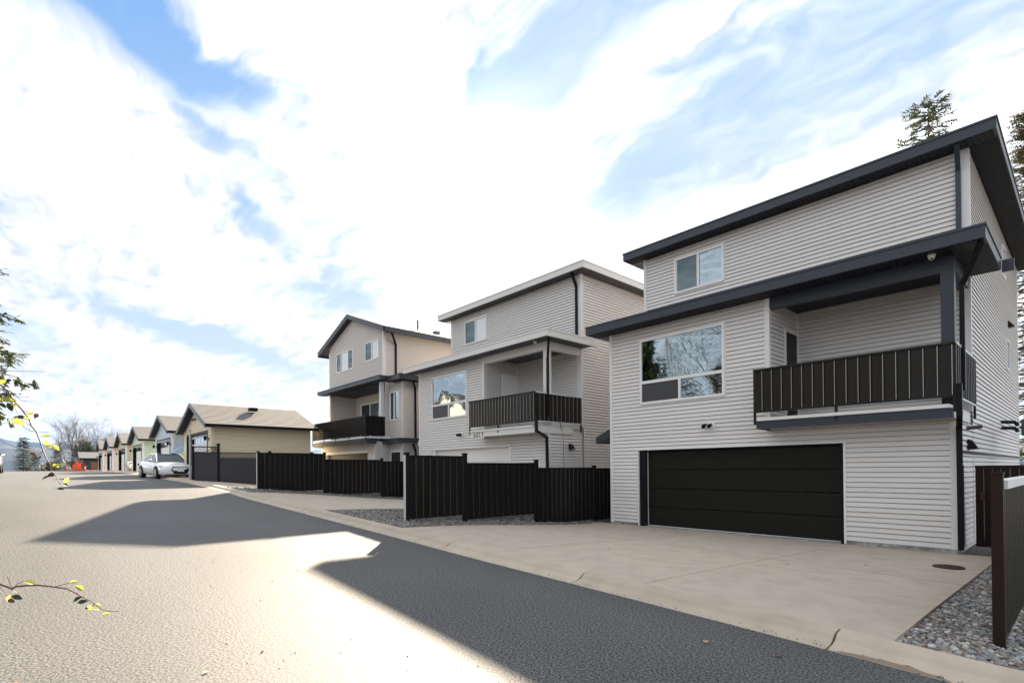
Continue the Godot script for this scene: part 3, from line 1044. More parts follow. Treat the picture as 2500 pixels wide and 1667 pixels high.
# ---------------------------------------------------------------- the house with the pointed gable
func gable_house() -> void:
	var P0 := Vector3(-26.4, 0.5, -12.1)
	var root := thing("house", "narrow gabled house in taupe siding with dark trim and corner bay", "house", P0, 0.0, "houses along the lane")
	var sid: Material = M.siding_taupe
	var fas: Material = M.charcoal
	var X := Vector3(1, 0, 0)
	var Z := Vector3(0, 0, 1)
	var F := -12.57
	var G := -12.1
	var xl := -29.55
	var xr := -23.2
	var bx := -21.9
	var Bz := -12.86
	var back := -22.5
	var b := MB.new()
	# ground floor front with the garage opening
	b.box(xl, -28.9, 0.1, 3.0, G - 0.16, G - 0.04)
	b.box(-28.9, -23.97, 2.51, 3.0, G - 0.16, G - 0.04)
	b.box(-23.97, xr, 0.1, 3.0, G - 0.16, G - 0.04)
	var w := part("wall", b, sid, root)
	laps(w, sid, Vector3(0, 0, G), X, Z, xl + 0.04, xr - 0.04, 0.52, 2.98, [[-28.93, -23.94, 0.0, 2.53]], false, 0.1016, 0.034, [], 0.02)
	# recess: left wall and back wall
	b = MB.new()
	b.box(xl, xl + 0.08, 2.9, 6.0, -14.26, F)
	b.box(xl, xl + 0.1, 0.1, 3.0, back, G - 0.12)
	b.box(xl, xl + 0.1, 3.0, 8.3, back, -14.22)
	w = part("wall", b, sid, root)
	laps(w, sid, Vector3(xl + 0.12, 0, 0), Z, X, -14.08, F - 0.05, 3.2, 5.9, [], false, 0.1016, 0.034, [], 0.018)
	b = boxed(xl + 0.12, xr, 2.9, 6.0, -14.26, -14.14)
	w = part("wall", b, sid, root)
	laps(w, sid, Vector3(0, 0, -14.1), X, Z, xl + 0.16, xr, 3.2, 5.9, [[-28.7, -26.4, 3.0, 5.42]], false, 0.1016, 0.034, [], 0.02)
	# gable wall
	var ax := -26.58
	var ay := 9.70
	var sl := 0.357
	b = MB.new()
	b.extrude([Vector3(xl, 5.95, F - 0.16), Vector3(xr, 5.95, F - 0.16), Vector3(xr, ay - (xr - ax) * sl - 0.05, F - 0.16), Vector3(ax, ay - 0.05, F - 0.16), Vector3(xl, ay - (ax - xl) * sl - 0.05, F - 0.16)], Vector3(0, 0, 0.12))
	w = part("wall", b, sid, root)
	laps(w, sid, Vector3(0, 0, F), X, Z, xl + 0.05, xr - 0.05, 6.12, 9.66, [[-28.51, -26.45, 7.03, 8.11], [-25.07, -23.61, 7.14, 8.11]], false, 0.1016, 0.034, [ax, ay - 0.04, sl], 0.02)
	# right walls: upper storey, corner, bay
	b = MB.new()
	b.box(xr - 0.16, xr - 0.04, 5.5, 8.42, back, F - 0.16)
	w = part("wall", b, sid, root)
	laps(w, sid, Vector3(xr, 0, 0), Z, X, back, F - 0.08, 6.05, 8.4, [], false, 0.1016, 0.034, [], 0.018)
	b = MB.new()
	b.box(xr - 0.16, xr - 0.04, 3.0, 6.0, Bz - 1.2, F - 0.16)
	b.box(xr - 0.16, xr - 0.04, 0.1, 3.0, Bz - 0.1, G - 0.16)
	w = part("wall", b, sid, root)
	laps(w, sid, Vector3(xr, 0, 0), Z, X, Bz, F - 0.04, 3.2, 5.9, [], false, 0.1016, 0.034, [], 0.018)
	laps(w, sid, Vector3(xr, 0, 0), Z, X, Bz, G - 0.08, 0.52, 2.9, [], false, 0.1016, 0.034, [], 0.018)
	b = MB.new()
	b.box(xr - 0.04, bx - 0.04, 0.1, 5.9, Bz - 0.16, Bz - 0.04)
	b.box(bx - 0.16, bx - 0.04, 0.1, 5.9, back, Bz - 0.16)
	w = part("wall", b, sid, root)
	laps(w, sid, Vector3(0, 0, Bz), X, Z, xr + 0.02, bx - 0.05, 3.12, 5.8, [[-23.08, -22.2, 4.0, 5.4]], false, 0.1016, 0.034, [], 0.02)
	laps(w, sid, Vector3(0, 0, Bz), X, Z, xr + 0.02, bx - 0.05, 0.52, 2.86, [[-23.05, -22.0, 0.4, 2.52]], false, 0.1016, 0.034, [], 0.02)
	laps(w, sid, Vector3(bx, 0, 0), Z, X, back, Bz - 0.08, 0.52, 5.8, [], false, 0.1016, 0.034, [], 0.018)
	part("wall", boxed(xl, bx, 0.1, 8.3, back - 0.12, back), sid, root)
	for c in [[xl - 0.015, xl + 0.08, F - 0.05, F + 0.034, 6.12, 8.35], [xr - 0.09, xr + 0.032, F - 0.09, F + 0.034, 6.12, 8.4], [xl - 0.012, xl + 0.14, F - 0.06, F + 0.03, 3.2, 5.9], [xr - 0.09, xr + 0.032, G - 0.09, G + 0.034, 0.5, 2.98], [bx - 0.09, bx + 0.032, Bz - 0.09, Bz + 0.034, 0.5, 5.8], [xl - 0.012, xl + 0.08, G - 0.06, G + 0.032, 0.5, 2.98]]:
		part("corner_trim", boxed(c[0], c[1], c[4], c[5], c[2], c[3]), M.trim_gray if c[4] > 4.0 else M.siding_taupe, root)
	# gable roof with dark barge boards
	for s in [-1.0, 1.0]:
		var ex: float = ax + s * 3.95
		var ey: float = 9.88 - 3.95 * sl
		b = MB.new()
		b.extrude([Vector3(ax, 9.88, -12.25), Vector3(ex, ey, -12.25), Vector3(ex, ey - 0.24, -12.25), Vector3(ax, 9.66, -12.25)], Vector3(0, 0, -0.045))
		var r := part("barge_board", b, fas, root)
		b = MB.new()
		b.extrude([Vector3(ax, 9.86, -12.295), Vector3(ex, ey - 0.02, -12.295), Vector3(ex, ey - 0.13, -12.295), Vector3(ax, 9.74, -12.295)], Vector3(0, 0, back + 11.8))
		var rf := part("roof", b, fas, root)
		obj("gutter", boxed(ex - 0.02 if s < 0 else ex, ex if s < 0 else ex + 0.06, ey - 0.24, ey - 0.02, back - 0.4, -12.3), fas, rf)
		b = MB.new()
		b.extrude([Vector3(ax, 9.885, -12.24), Vector3(ex + s * 0.03, ey + 0.005 - 0.03 * sl, -12.24), Vector3(ex + s * 0.03, ey + 0.02 - 0.03 * sl, -12.24), Vector3(ax, 9.90, -12.24)], Vector3(0, 0, back + 11.8))
		obj("roof_deck", b, M.shingle_dark, rf)
	b = MB.new()
	b.tube(Vector3(-24.3, 9.0, -15.2), Vector3(-24.3, 9.62, -15.2), 0.045, 0.045, 8, true)
	part("vent_pipe", b, M.black, root)
	b = MB.new()
	b.box(-24.4, -24.1, 9.0, 9.2, -16.5, -16.2)
	part("roof_vent", b, M.shingle, root)
	# pent roof over the balcony and round the bay
	slab_roof(root, fas, M.soffit_dark, -30.07, -22.68, 5.91, 6.11, F - 0.02, -12.05, [[-30.0, -22.72, F + 0.03, -12.08, "z"]])
	slab_roof(root, fas, M.soffit_dark, -22.66, -21.45, 5.83, 6.06, back, -12.42, [[-22.62, -21.5, Bz + 0.03, -12.45, "z"]])
	part("porch_ceiling", boxed(xl + 0.12, xr - 0.12, 5.86, 5.905, -14.1, F), M.soffit_dark, root)
	# balcony
	b = boxed(xl + 0.05, -23.06, 3.13, 3.2, -14.1, -11.56)
	var deck := part("balcony", b, M.white, root)
	obj("rim_beam", boxed(-29.46, -23.04, 2.87, 3.128, -11.62, -11.55), fas, deck)
	obj("rim_beam", boxed(-23.1, -23.04, 2.87, 3.128, -12.09, -11.621), fas, deck)
	obj("rim_beam", boxed(-29.46, -29.4, 2.87, 3.128, -12.09, -11.621), fas, deck)
	obj("rim_beam", boxed(xr + 0.02, bx + 0.3, 2.9, 3.1, Bz + 0.02, -12.45), fas, deck)
	obj("rim_beam", boxed(bx + 0.02, bx + 0.3, 2.901, 3.099, -16.0, Bz + 0.019), fas, deck)
	var rail := part("railing", boxed(-29.6, -23.04, 4.14, 4.185, -11.56, -11.50), M.rail_brown, root)
	boards(rail, M.fence_black, Vector3(-29.58, 0, -11.54), Vector3(-23.08, 0, -11.54), 3.25, 4.14, 0.17, Vector3(0, 0, 1), "rail_board", 0.022, M.fence_edge)
	boards(rail, M.fence_black, Vector3(-23.07, 0, -11.58), Vector3(-23.07, 0, -12.56), 3.25, 4.14, 0.2, Vector3(1, 0, 0), "rail_board", 0.006)
	obj("top_rail", boxed(-23.1, -23.03, 4.141, 4.186, -12.56, -11.561), M.rail_brown, rail)
	for px in [-29.55, -28.0, -26.5, -24.9, -23.1]:
		obj("rail_post", boxed(px - 0.025, px + 0.025, 2.95, 4.138, -11.585, -11.548), M.black, rail)
	part("post", boxed(xr - 0.22, xr - 0.02, 3.2, 5.9, F - 0.03, F + 0.14), M.cream_trim, root)
	# windows and doors
	window(root, Vector3(-27.48, 7.03, F) - P0, X, Z, 2.06, 1.08, "triple", M.white)
	window(root, Vector3(-24.34, 7.14, F) - P0, X, Z, 1.46, 0.97, "slider_pale", M.white)
	window(root, Vector3(-22.64, 4.0, Bz) - P0, X, Z, 0.88, 1.4, "slider", M.white)
	window(root, Vector3(-27.55, 3.25, -14.1) - P0, X, Z, 2.3, 2.17, "slider", M.white)
	b = boxed(-22.95, -22.1, 0.55, 2.45, Bz + 0.004, Bz + 0.03)
	var door := part("door", b, M.door_black, root)
	for s in [[-23.03, -22.95, 0.5, 2.53], [-22.1, -22.02, 0.5, 2.53], [-22.95, -22.1, 2.45, 2.53]]:
		obj("door_frame", boxed(s[0], s[1], s[2], s[3], Bz + 0.002, Bz + 0.04), M.cream_trim, door)
	b = boxed(-28.88, -24.0, 0.5, 2.49, G - 0.25, G - 0.13)
	var gd := part("garage_door", b, M.door_black, root)
	for i in 4:
		obj("door_section", boxed(-28.8, -24.05, 0.52 + i * 0.49, 1.0 + i * 0.49, G - 0.13, G - 0.11), M.door_black, gd)
	part("garage_frame", boxed(-28.95, -23.93, 2.51, 2.56, G + 0.001, G + 0.035), M.white, root)
	# downspouts
	part("downspout", rect_pipe([Vector3(xr + 0.5, 8.2, -12.75), Vector3(xr + 0.06, 7.8, -13.2), Vector3(xr + 0.06, 6.1, -13.2)], 0.09, 0.07), M.black, root)
	part("downspout", rect_pipe([Vector3(bx + 0.35, 5.8, -13.2), Vector3(bx + 0.06, 5.5, -13.5), Vector3(bx + 0.06, 3.1, -13.5)], 0.09, 0.07), M.black, root)
	part("downspout", rect_pipe([Vector3(bx + 0.2, 2.8, -13.3), Vector3(bx + 0.06, 2.5, -13.5), Vector3(bx + 0.06, 0.6, -13.5)], 0.09, 0.07), M.black, root)

# ---------------------------------------------------------------- the row of garages
func garages() -> void:
	var rows := [
		[-31.75, 5.17, 3.87, "siding_cream", "nearest cream garage with shingled gable roof behind the lattice fence", 3.02, 3.53],
		[-41.6, 5.34, 4.12, "siding_blue", "pale blue gabled garage beyond the cream one, by the parked sedan", 3.02, 3.67],
		[-53.9, 5.42, 4.20, "siding_green", "light green sided garage, third of the gabled row", 3.05, 3.75],
		[-64.7, 5.47, 4.28, "siding_tan", "tan sided garage beside the white car's tail", 3.05, 3.77],
		[-76.5, 5.67, 4.40, "siding_rose", "pale rose grey garage, fifth along the row", 3.05, 3.9],
		[-88.1, 5.75, 4.50, "siding_beige", "smallest looking beige garage at the far end of the row", 3.05, 3.95],
	]
	for i in rows.size():
		var r: Array = rows[i]
		var cx: float = r[0]
		var zf := -6.3
		var zb := -11.0 if i == 0 else -12.4
		var base := lane_y(cx) + 0.06
		var root := thing("garage", r[4], "garage", Vector3(cx, base, zf), 0.0, "gabled garages along the lane")
		var P0 := root.position
		var hw: float = r[5]
		var sid: Material = M[r[3]]
		var over := 0.48
		var sl: float = (r[1] - r[2]) / (hw + over)
		var wall_top: float = r[1] - 0.2 - hw * sl
		var dl := cx - 2.32
		var dr := cx + 2.32
		var dt: float = r[6]
		# front wall
		var b := MB.new()
		b.box(cx - hw, dl, base - 0.4, dt, zf - 0.16, zf - 0.04)
		b.box(dr, cx + hw, base - 0.4, dt, zf - 0.16, zf - 0.04)
		b.extrude([Vector3(cx - hw, dt, zf - 0.16), Vector3(cx + hw, dt, zf - 0.16), Vector3(cx + hw, wall_top, zf - 0.16), Vector3(cx, r[1] - 0.2, zf - 0.16), Vector3(cx - hw, wall_top, zf - 0.16)], Vector3(0, 0, 0.12))
		var w := part("wall", b, sid, root)
		var e := 0.125 if i < 2 else 0.2
		laps(w, sid, Vector3(0, 0, zf), Vector3(1, 0, 0), Vector3(0, 0, 1), cx - hw + 0.06, cx + hw - 0.06, base + 0.05, r[1] - 0.22, [[dl - 0.02, dr + 0.02, 0.0, dt + 0.02]], false, e, 0.03, [cx, r[1] - 0.2, sl], 0.025)
		# side and back walls
		b = boxed(cx + hw - 0.16, cx + hw - 0.04, base - 0.6, wall_top, zb, zf - 0.16)
		w = part("wall", b, sid, root)
		laps(w, sid, Vector3(cx + hw, 0, 0), Vector3(0, 0, 1), Vector3(1, 0, 0), zb, zf - 0.07, base - 0.3, wall_top, [], false, e, 0.03, [], 0.025)
		part("wall", boxed(cx - hw, cx - hw + 0.12, base - 0.6, wall_top, zb, zf - 0.12), sid, root)
		b = MB.new()
		b.extrude([Vector3(cx - hw, base - 0.6, zb), Vector3(cx + hw, base - 0.6, zb), Vector3(cx + hw, wall_top, zb), Vector3(cx, r[1] - 0.2, zb), Vector3(cx - hw, wall_top, zb)], Vector3(0, 0, -0.12))
		part("wall", b, sid, root)
		for s in [-1.0, 1.0]:
			part("corner_trim", boxed(cx + s * hw - 0.08, cx + s * hw + 0.08, base, wall_top - 0.03, zf - 0.09, zf + 0.037), M.white if i > 0 else M.siding_cream, root)
			# roof slope in overlapping shingle courses
			b = MB.new()
			var ex: float = cx + s * (hw + over)
			var courses := 16 if i < 3 else 8
			var z0 := zb - 0.35
			var z1 := zf + 0.35
			for k in courses:
				var ta := float(k) / courses
				var tb := float(k + 1) / courses
				var xa := lerpf(cx, ex, ta)
				var xb := lerpf(cx, ex, tb)
				var ya := lerpf(r[1], r[2], ta) + 0.004
				var yb := lerpf(r[1], r[2], tb) + 0.022
				var nn := Vector3(s * sl, 1, 0)
				b.quad(Vector3(xa, ya, z0), Vector3(xa, ya, z1), Vector3(xb, yb, z1), Vector3(xb, yb, z0), nn)
				b.quad(Vector3(xb, yb, z0), Vector3(xb, yb, z1), Vector3(xb, yb - 0.02, z1), Vector3(xb, yb - 0.02, z0), Vector3(s, 0, 0))
			b.extrude([Vector3(cx, r[1], z0), Vector3(ex, r[2], z0), Vector3(ex, r[2] - 0.14, z0), Vector3(cx, r[1] - 0.15, z0)], Vector3(0, 0, z1 - z0))
			var rf := part("roof", b, M.shingle, root)
			b = MB.new()
			b.extrude([Vector3(cx, r[1] + 0.015, z1 + 0.001), Vector3(ex, r[2] + 0.015, z1 + 0.001), Vector3(ex, r[2] - 0.2, z1 + 0.001), Vector3(cx, r[1] - 0.2, z1 + 0.001)], Vector3(0, 0, 0.035))
			obj("barge_board", b, M.charcoal, rf)
			b = MB.new()
			b.extrude([Vector3(cx, r[1] + 0.015, z0 - 0.036), Vector3(ex, r[2] + 0.015, z0 - 0.036), Vector3(ex, r[2] - 0.2, z0 - 0.036), Vector3(cx, r[1] - 0.2, z0 - 0.036)], Vector3(0, 0, 0.035))
			obj("barge_board", b, M.charcoal, rf)
			b = MB.new()
			b.extrude([Vector3(cx, r[1] - 0.152, zf + 0.03), Vector3(ex, r[2] - 0.142, zf + 0.03), Vector3(ex, r[2] - 0.16, zf + 0.03), Vector3(cx, r[1] - 0.17, zf + 0.03)], Vector3(0, 0, 0.31))
			obj("soffit", b, M.soffit_dark, rf)
			obj("gutter", boxed(minf(ex, ex + s * 0.09), maxf(ex, ex + s * 0.09), r[2] - 0.13, r[2] - 0.01, z0, z1), M.black, rf)
		# door with a row of lights in its top section, black casing
		b = boxed(dl, dr, base, dt, zf - 0.34, zf - 0.2)
		var gd := part("garage_door", b, M.white, root)
		var hh := (dt - base) / 4.0
		for k in 4:
			obj("door_section", boxed(dl + 0.06, dr - 0.06, base + k * hh + 0.01, base + (k + 1) * hh - 0.01, zf - 0.2, zf - 0.17), M.white, gd)
		for k in 6:
			var px := lerpf(dl + 0.12, dr - 0.12, (k + 0.5) / 6.0)
			obj("pane", boxed(px - 0.29, px + 0.29, dt - hh * 0.78, dt - hh * 0.26, zf - 0.17, zf - 0.16), M.glass, gd)
		b = MB.new()
		b.box(dl - 0.12, dl, base, dt + 0.1, zf - 0.3, zf + 0.05)
		b.box(dr, dr + 0.06, base, dt + 0.1, zf - 0.3, zf + 0.05)
		b.box(dl, dr, dt, dt + 0.1, zf - 0.3, zf + 0.05)
		part("garage_frame", b, M.black, root)
		for s in [-1.0, 1.0]:
			if s < 0 and i == 0:
				continue
			b = MB.new()
			var lx: float = cx + s * 2.68
			b.box(lx - 0.04, lx + 0.04, dt - 0.42, dt - 0.3, zf + 0.02, zf + 0.05)
			b.bar(Vector3(lx, dt - 0.34, zf + 0.05), Vector3(lx, dt - 0.2, zf + 0.2), 0.03, 0.03)
			b.tube(Vector3(lx, dt - 0.2, zf + 0.2), Vector3(lx, dt - 0.3, zf + 0.2), 0.03, 0.1, 10, true)
			b.tube(Vector3(lx, dt - 0.3, zf + 0.2), Vector3(lx, dt - 0.42, zf + 0.2), 0.07, 0.05, 8, true)
			part("wall_lantern", b, M.black, root)
		if i == 0:
			b = MB.new()
			b.box(cx - 0.25, cx - 0.15, r[1] - 0.85, r[1] - 0.75, zf + 0.01, zf + 0.05)
			b.tube(Vector3(cx - 0.2, r[1] - 0.8, zf + 0.05), Vector3(cx - 0.1, r[1] - 0.87, zf + 0.2), 0.05, 0.06, 8, true)
			part("wall_light", b, M.soffit_grey, root)
			b = boxed(cx + 1.0, cx + 1.4, r[1] - 0.33, r[1] - 0.16, -8.9, -8.5)
			part("roof_vent", b, M.black, root)

# ---------------------------------------------------------------- fences
func fence_run(root: Node3D, x: float, posts: Array, panels: Array, m: Material, face: float) -> void:
	for p in posts: # [z, top]
		var b := MB.new()
		b.box(x - 0.045, x + 0.045, yard_y(x, p[0]) - 0.4, p[1] - 0.03, p[0] - 0.045, p[0] + 0.045)
		b.box(x - 0.055, x + 0.055, p[1] - 0.03, p[1], p[0] - 0.055, p[0] + 0.055)
		part("post", b, m, root)
	for p in panels: # [z near, z far, bottom, top]
		var rails := MB.new()
		rails.box(x - 0.03, x + 0.03, p[3] - 0.05, p[3], p[1], p[0])
		rails.box(x - 0.03, x + 0.022, p[2], p[2] + 0.05, p[1], p[0])
		var r := part("rail", rails, m, root)
		boards(r, m, Vector3(x + 0.004, 0, p[0] - 0.005), Vector3(x + 0.004, 0, p[1] + 0.005), p[2] + 0.02, p[3] - 0.05, 0.19, Vector3(face, 0, 0), "board", 0.03, M.fence_edge)

func fences() -> void:
	var r := thing("fence", "stepped black board fence ending against the large grey house", "fence", Vector3(-10.3, 0.4, -6.1), 0.0, "stepped black fences between the houses")
	fence_run(r, -10.3, [[-6.13, 1.99], [-7.75, 2.0], [-10.2, 1.86], [-12.7, 1.70]], [[-6.18, -7.70, 0.50, 1.93], [-7.80, -10.15, 0.38, 1.765], [-10.25, -12.65, 0.06, 1.64], [-12.75, -14.3, 0.03, 1.62]], M.fence_black, 1.0)
	part("end_trim", boxed(-10.34, -10.26, 0.42, 1.93, -6.083, -6.078), M.aluminium, r)
	r = thing("fence", "stepped black board fence below the gabled house's balcony", "fence", Vector3(-20.9, 0.85, -6.1), 0.0, "stepped black fences between the houses")
	fence_run(r, -20.9, [[-6.13, 2.34], [-8.65, 2.33], [-11.21, 2.12], [-13.7, 2.0]], [[-6.18, -8.60, 0.81, 2.28], [-8.70, -11.16, 0.62, 2.05], [-11.26, -13.6, 0.34, 1.99]], M.fence_black, 1.0)
	part("end_trim", boxed(-20.94, -20.86, 0.80, 2.28, -6.083, -6.078), M.aluminium, r)
	# lattice-topped fence beside the cream garage
	r = thing("lattice_fence", "slate grey fence with lattice top beside the cream garage", "fence", Vector3(-28.5, 1.2, -5.5))
	var x := -28.5
	for p in [[-5.47, 2.80], [-6.55, 2.95], [-8.92, 2.62], [-11.1, 2.6]]:
		var b := MB.new()
		b.box(x - 0.05, x + 0.05, yard_y(x, p[0]) - 0.3, p[1] - 0.06, p[0] - 0.05, p[0] + 0.05)
		b.box(x - 0.085, x + 0.085, p[1] - 0.06, p[1] - 0.03, p[0] - 0.085, p[0] + 0.085)
		b.box(x - 0.05, x + 0.05, p[1] - 0.03, p[1], p[0] - 0.05, p[0] + 0.05)
		part("post", b, M.black, r)
	for p in [[-5.52, -6.50, 1.14, 2.79], [-6.60, -8.87, 0.80, 2.51], [-8.97, -11.05, 0.55, 2.45]]:
		var lt: float = p[3] - 0.29
		var g := MB.new()
		g.box(x - 0.025, x + 0.025, p[2], lt, p[1], p[0])
		g.box(x - 0.04, x + 0.04, lt - 0.03, lt + 0.03, p[1], p[0])
		g.box(x - 0.04, x + 0.04, p[3] - 0.05, p[3], p[1], p[0])
		part("panel", g, M.fence_slate, r)
		g = MB.new()
		var step := 0.16
		var hh: float = p[3] - 0.05 - (lt + 0.03)
		for dir in [1.0, -1.0]:
			var z: float = p[1] - hh
			while z < p[0] + hh:
				var za := z
				var zb: float = z + hh * dir
				var ya := lt + 0.03
				var yb: float = p[3] - 0.05
				var ta := 0.0
				var tb := 1.0
				for lim in [p[1], p[0]]:
					var t: float = (lim - za) / (zb - za)
					if (dir > 0) == (lim == p[1]):
						ta = maxf(ta, t)
					else:
						tb = minf(tb, t)
				if tb > ta + 0.02:
					g.bar(Vector3(x + 0.006 * dir, lerpf(ya, yb, ta), lerpf(za, zb, ta)), Vector3(x + 0.006 * dir, lerpf(ya, yb, tb), lerpf(za, zb, tb)), 0.011, 0.042, Vector3(1, 0, 0))
				z += step
		kind(part("lattice", g, M.fence_slate, r), "stuff")
	# slim pole before it
	var pole := thing("pole", "slim grey steel pole at the lattice fence's lane end", "pole", Vector3(-28.42, lane_y(-28.4), -5.34))
	var b := MB.new()
	b.tube(Vector3(0, -0.2, 0), Vector3(0, 2.42, 0), 0.045, 0.042, 10, true)
	obj("shaft", b, M.steel, pole)
	b = MB.new()
	b.tube(Vector3(0, 2.421, 0), Vector3(0, 2.45, 0), 0.05, 0.03, 10, true)
	obj("cap", b, M.steel, pole)
	# fence and gate on the right
	r = thing("fence", "brown fence with white cap rail at the gravel on the right", "fence", Vector3(-0.56, 0.08, -6.15))
	b = boxed(-0.605, -0.525, -0.1, 1.53, -6.19, -6.11)
	b.box(-0.61, -0.52, 1.53, 1.545, -6.195, -6.105)
	part("post", b, M.fence_brown, r)
	part("cap_rail", boxed(-0.60, -0.50, 1.40, 1.475, -9.0, -6.2), M.white, r)
	var bb := part("rail", boxed(-0.59, -0.54, 0.06, 0.10, -9.0, -6.2), M.fence_brown, r)
	boards(bb, M.fence_olive, Vector3(-0.55, 0, -6.2), Vector3(-0.55, 0, -9.0), 0.10, 1.40, 0.15, Vector3(1, 0, 0), "board", 0.02)
	part("post", boxed(-0.61, -0.52, -0.1, 1.5, -9.1, -9.01), M.fence_brown, r)
	boards(bb, M.fence_brown, Vector3(-0.55, 0, -9.1), Vector3(-0.55, 0, -13.3), 0.10, 1.45, 0.15, Vector3(1, 0, 0), "board", 0.02)
	r = thing("gate", "dark brown board gate beside the large house's right corner", "gate", Vector3(-1.1, 0.0, -13.4))
	b = boxed(-1.54, -0.56, 1.55, 1.61, -13.43, -13.36)
	b.box(-1.54, -0.56, 0.06, 0.12, -13.43, -13.385)
	var gr := part("frame", b, M.fence_brown, r)
	boards(gr, M.fence_brown, Vector3(-1.54, 0, -13.39), Vector3(-0.56, 0, -13.39), 0.12, 1.55, 0.12, Vector3(0, 0, 1), "board", 0.012)
	b = MB.new()
	b.box(-1.47, -1.40, 0.95, 1.1, -13.375, -13.35)
	part("latch", b, M.iron, r)
	# the corner of the next house along, just inside the frame
	r = thing("neighbour_porch", "dark fascia of the next house's porch at the right edge", "porch", Vector3(-0.9, 0.0, -17.5))
	part("roof", boxed(-1.15, 0.6, 2.32, 2.68, -18.2, -17.2), M.soffit_grey, r)
	part("wall", boxed(-1.05, 0.6, -0.1, 2.315, -18.1, -17.7), M.siding_gray, r)

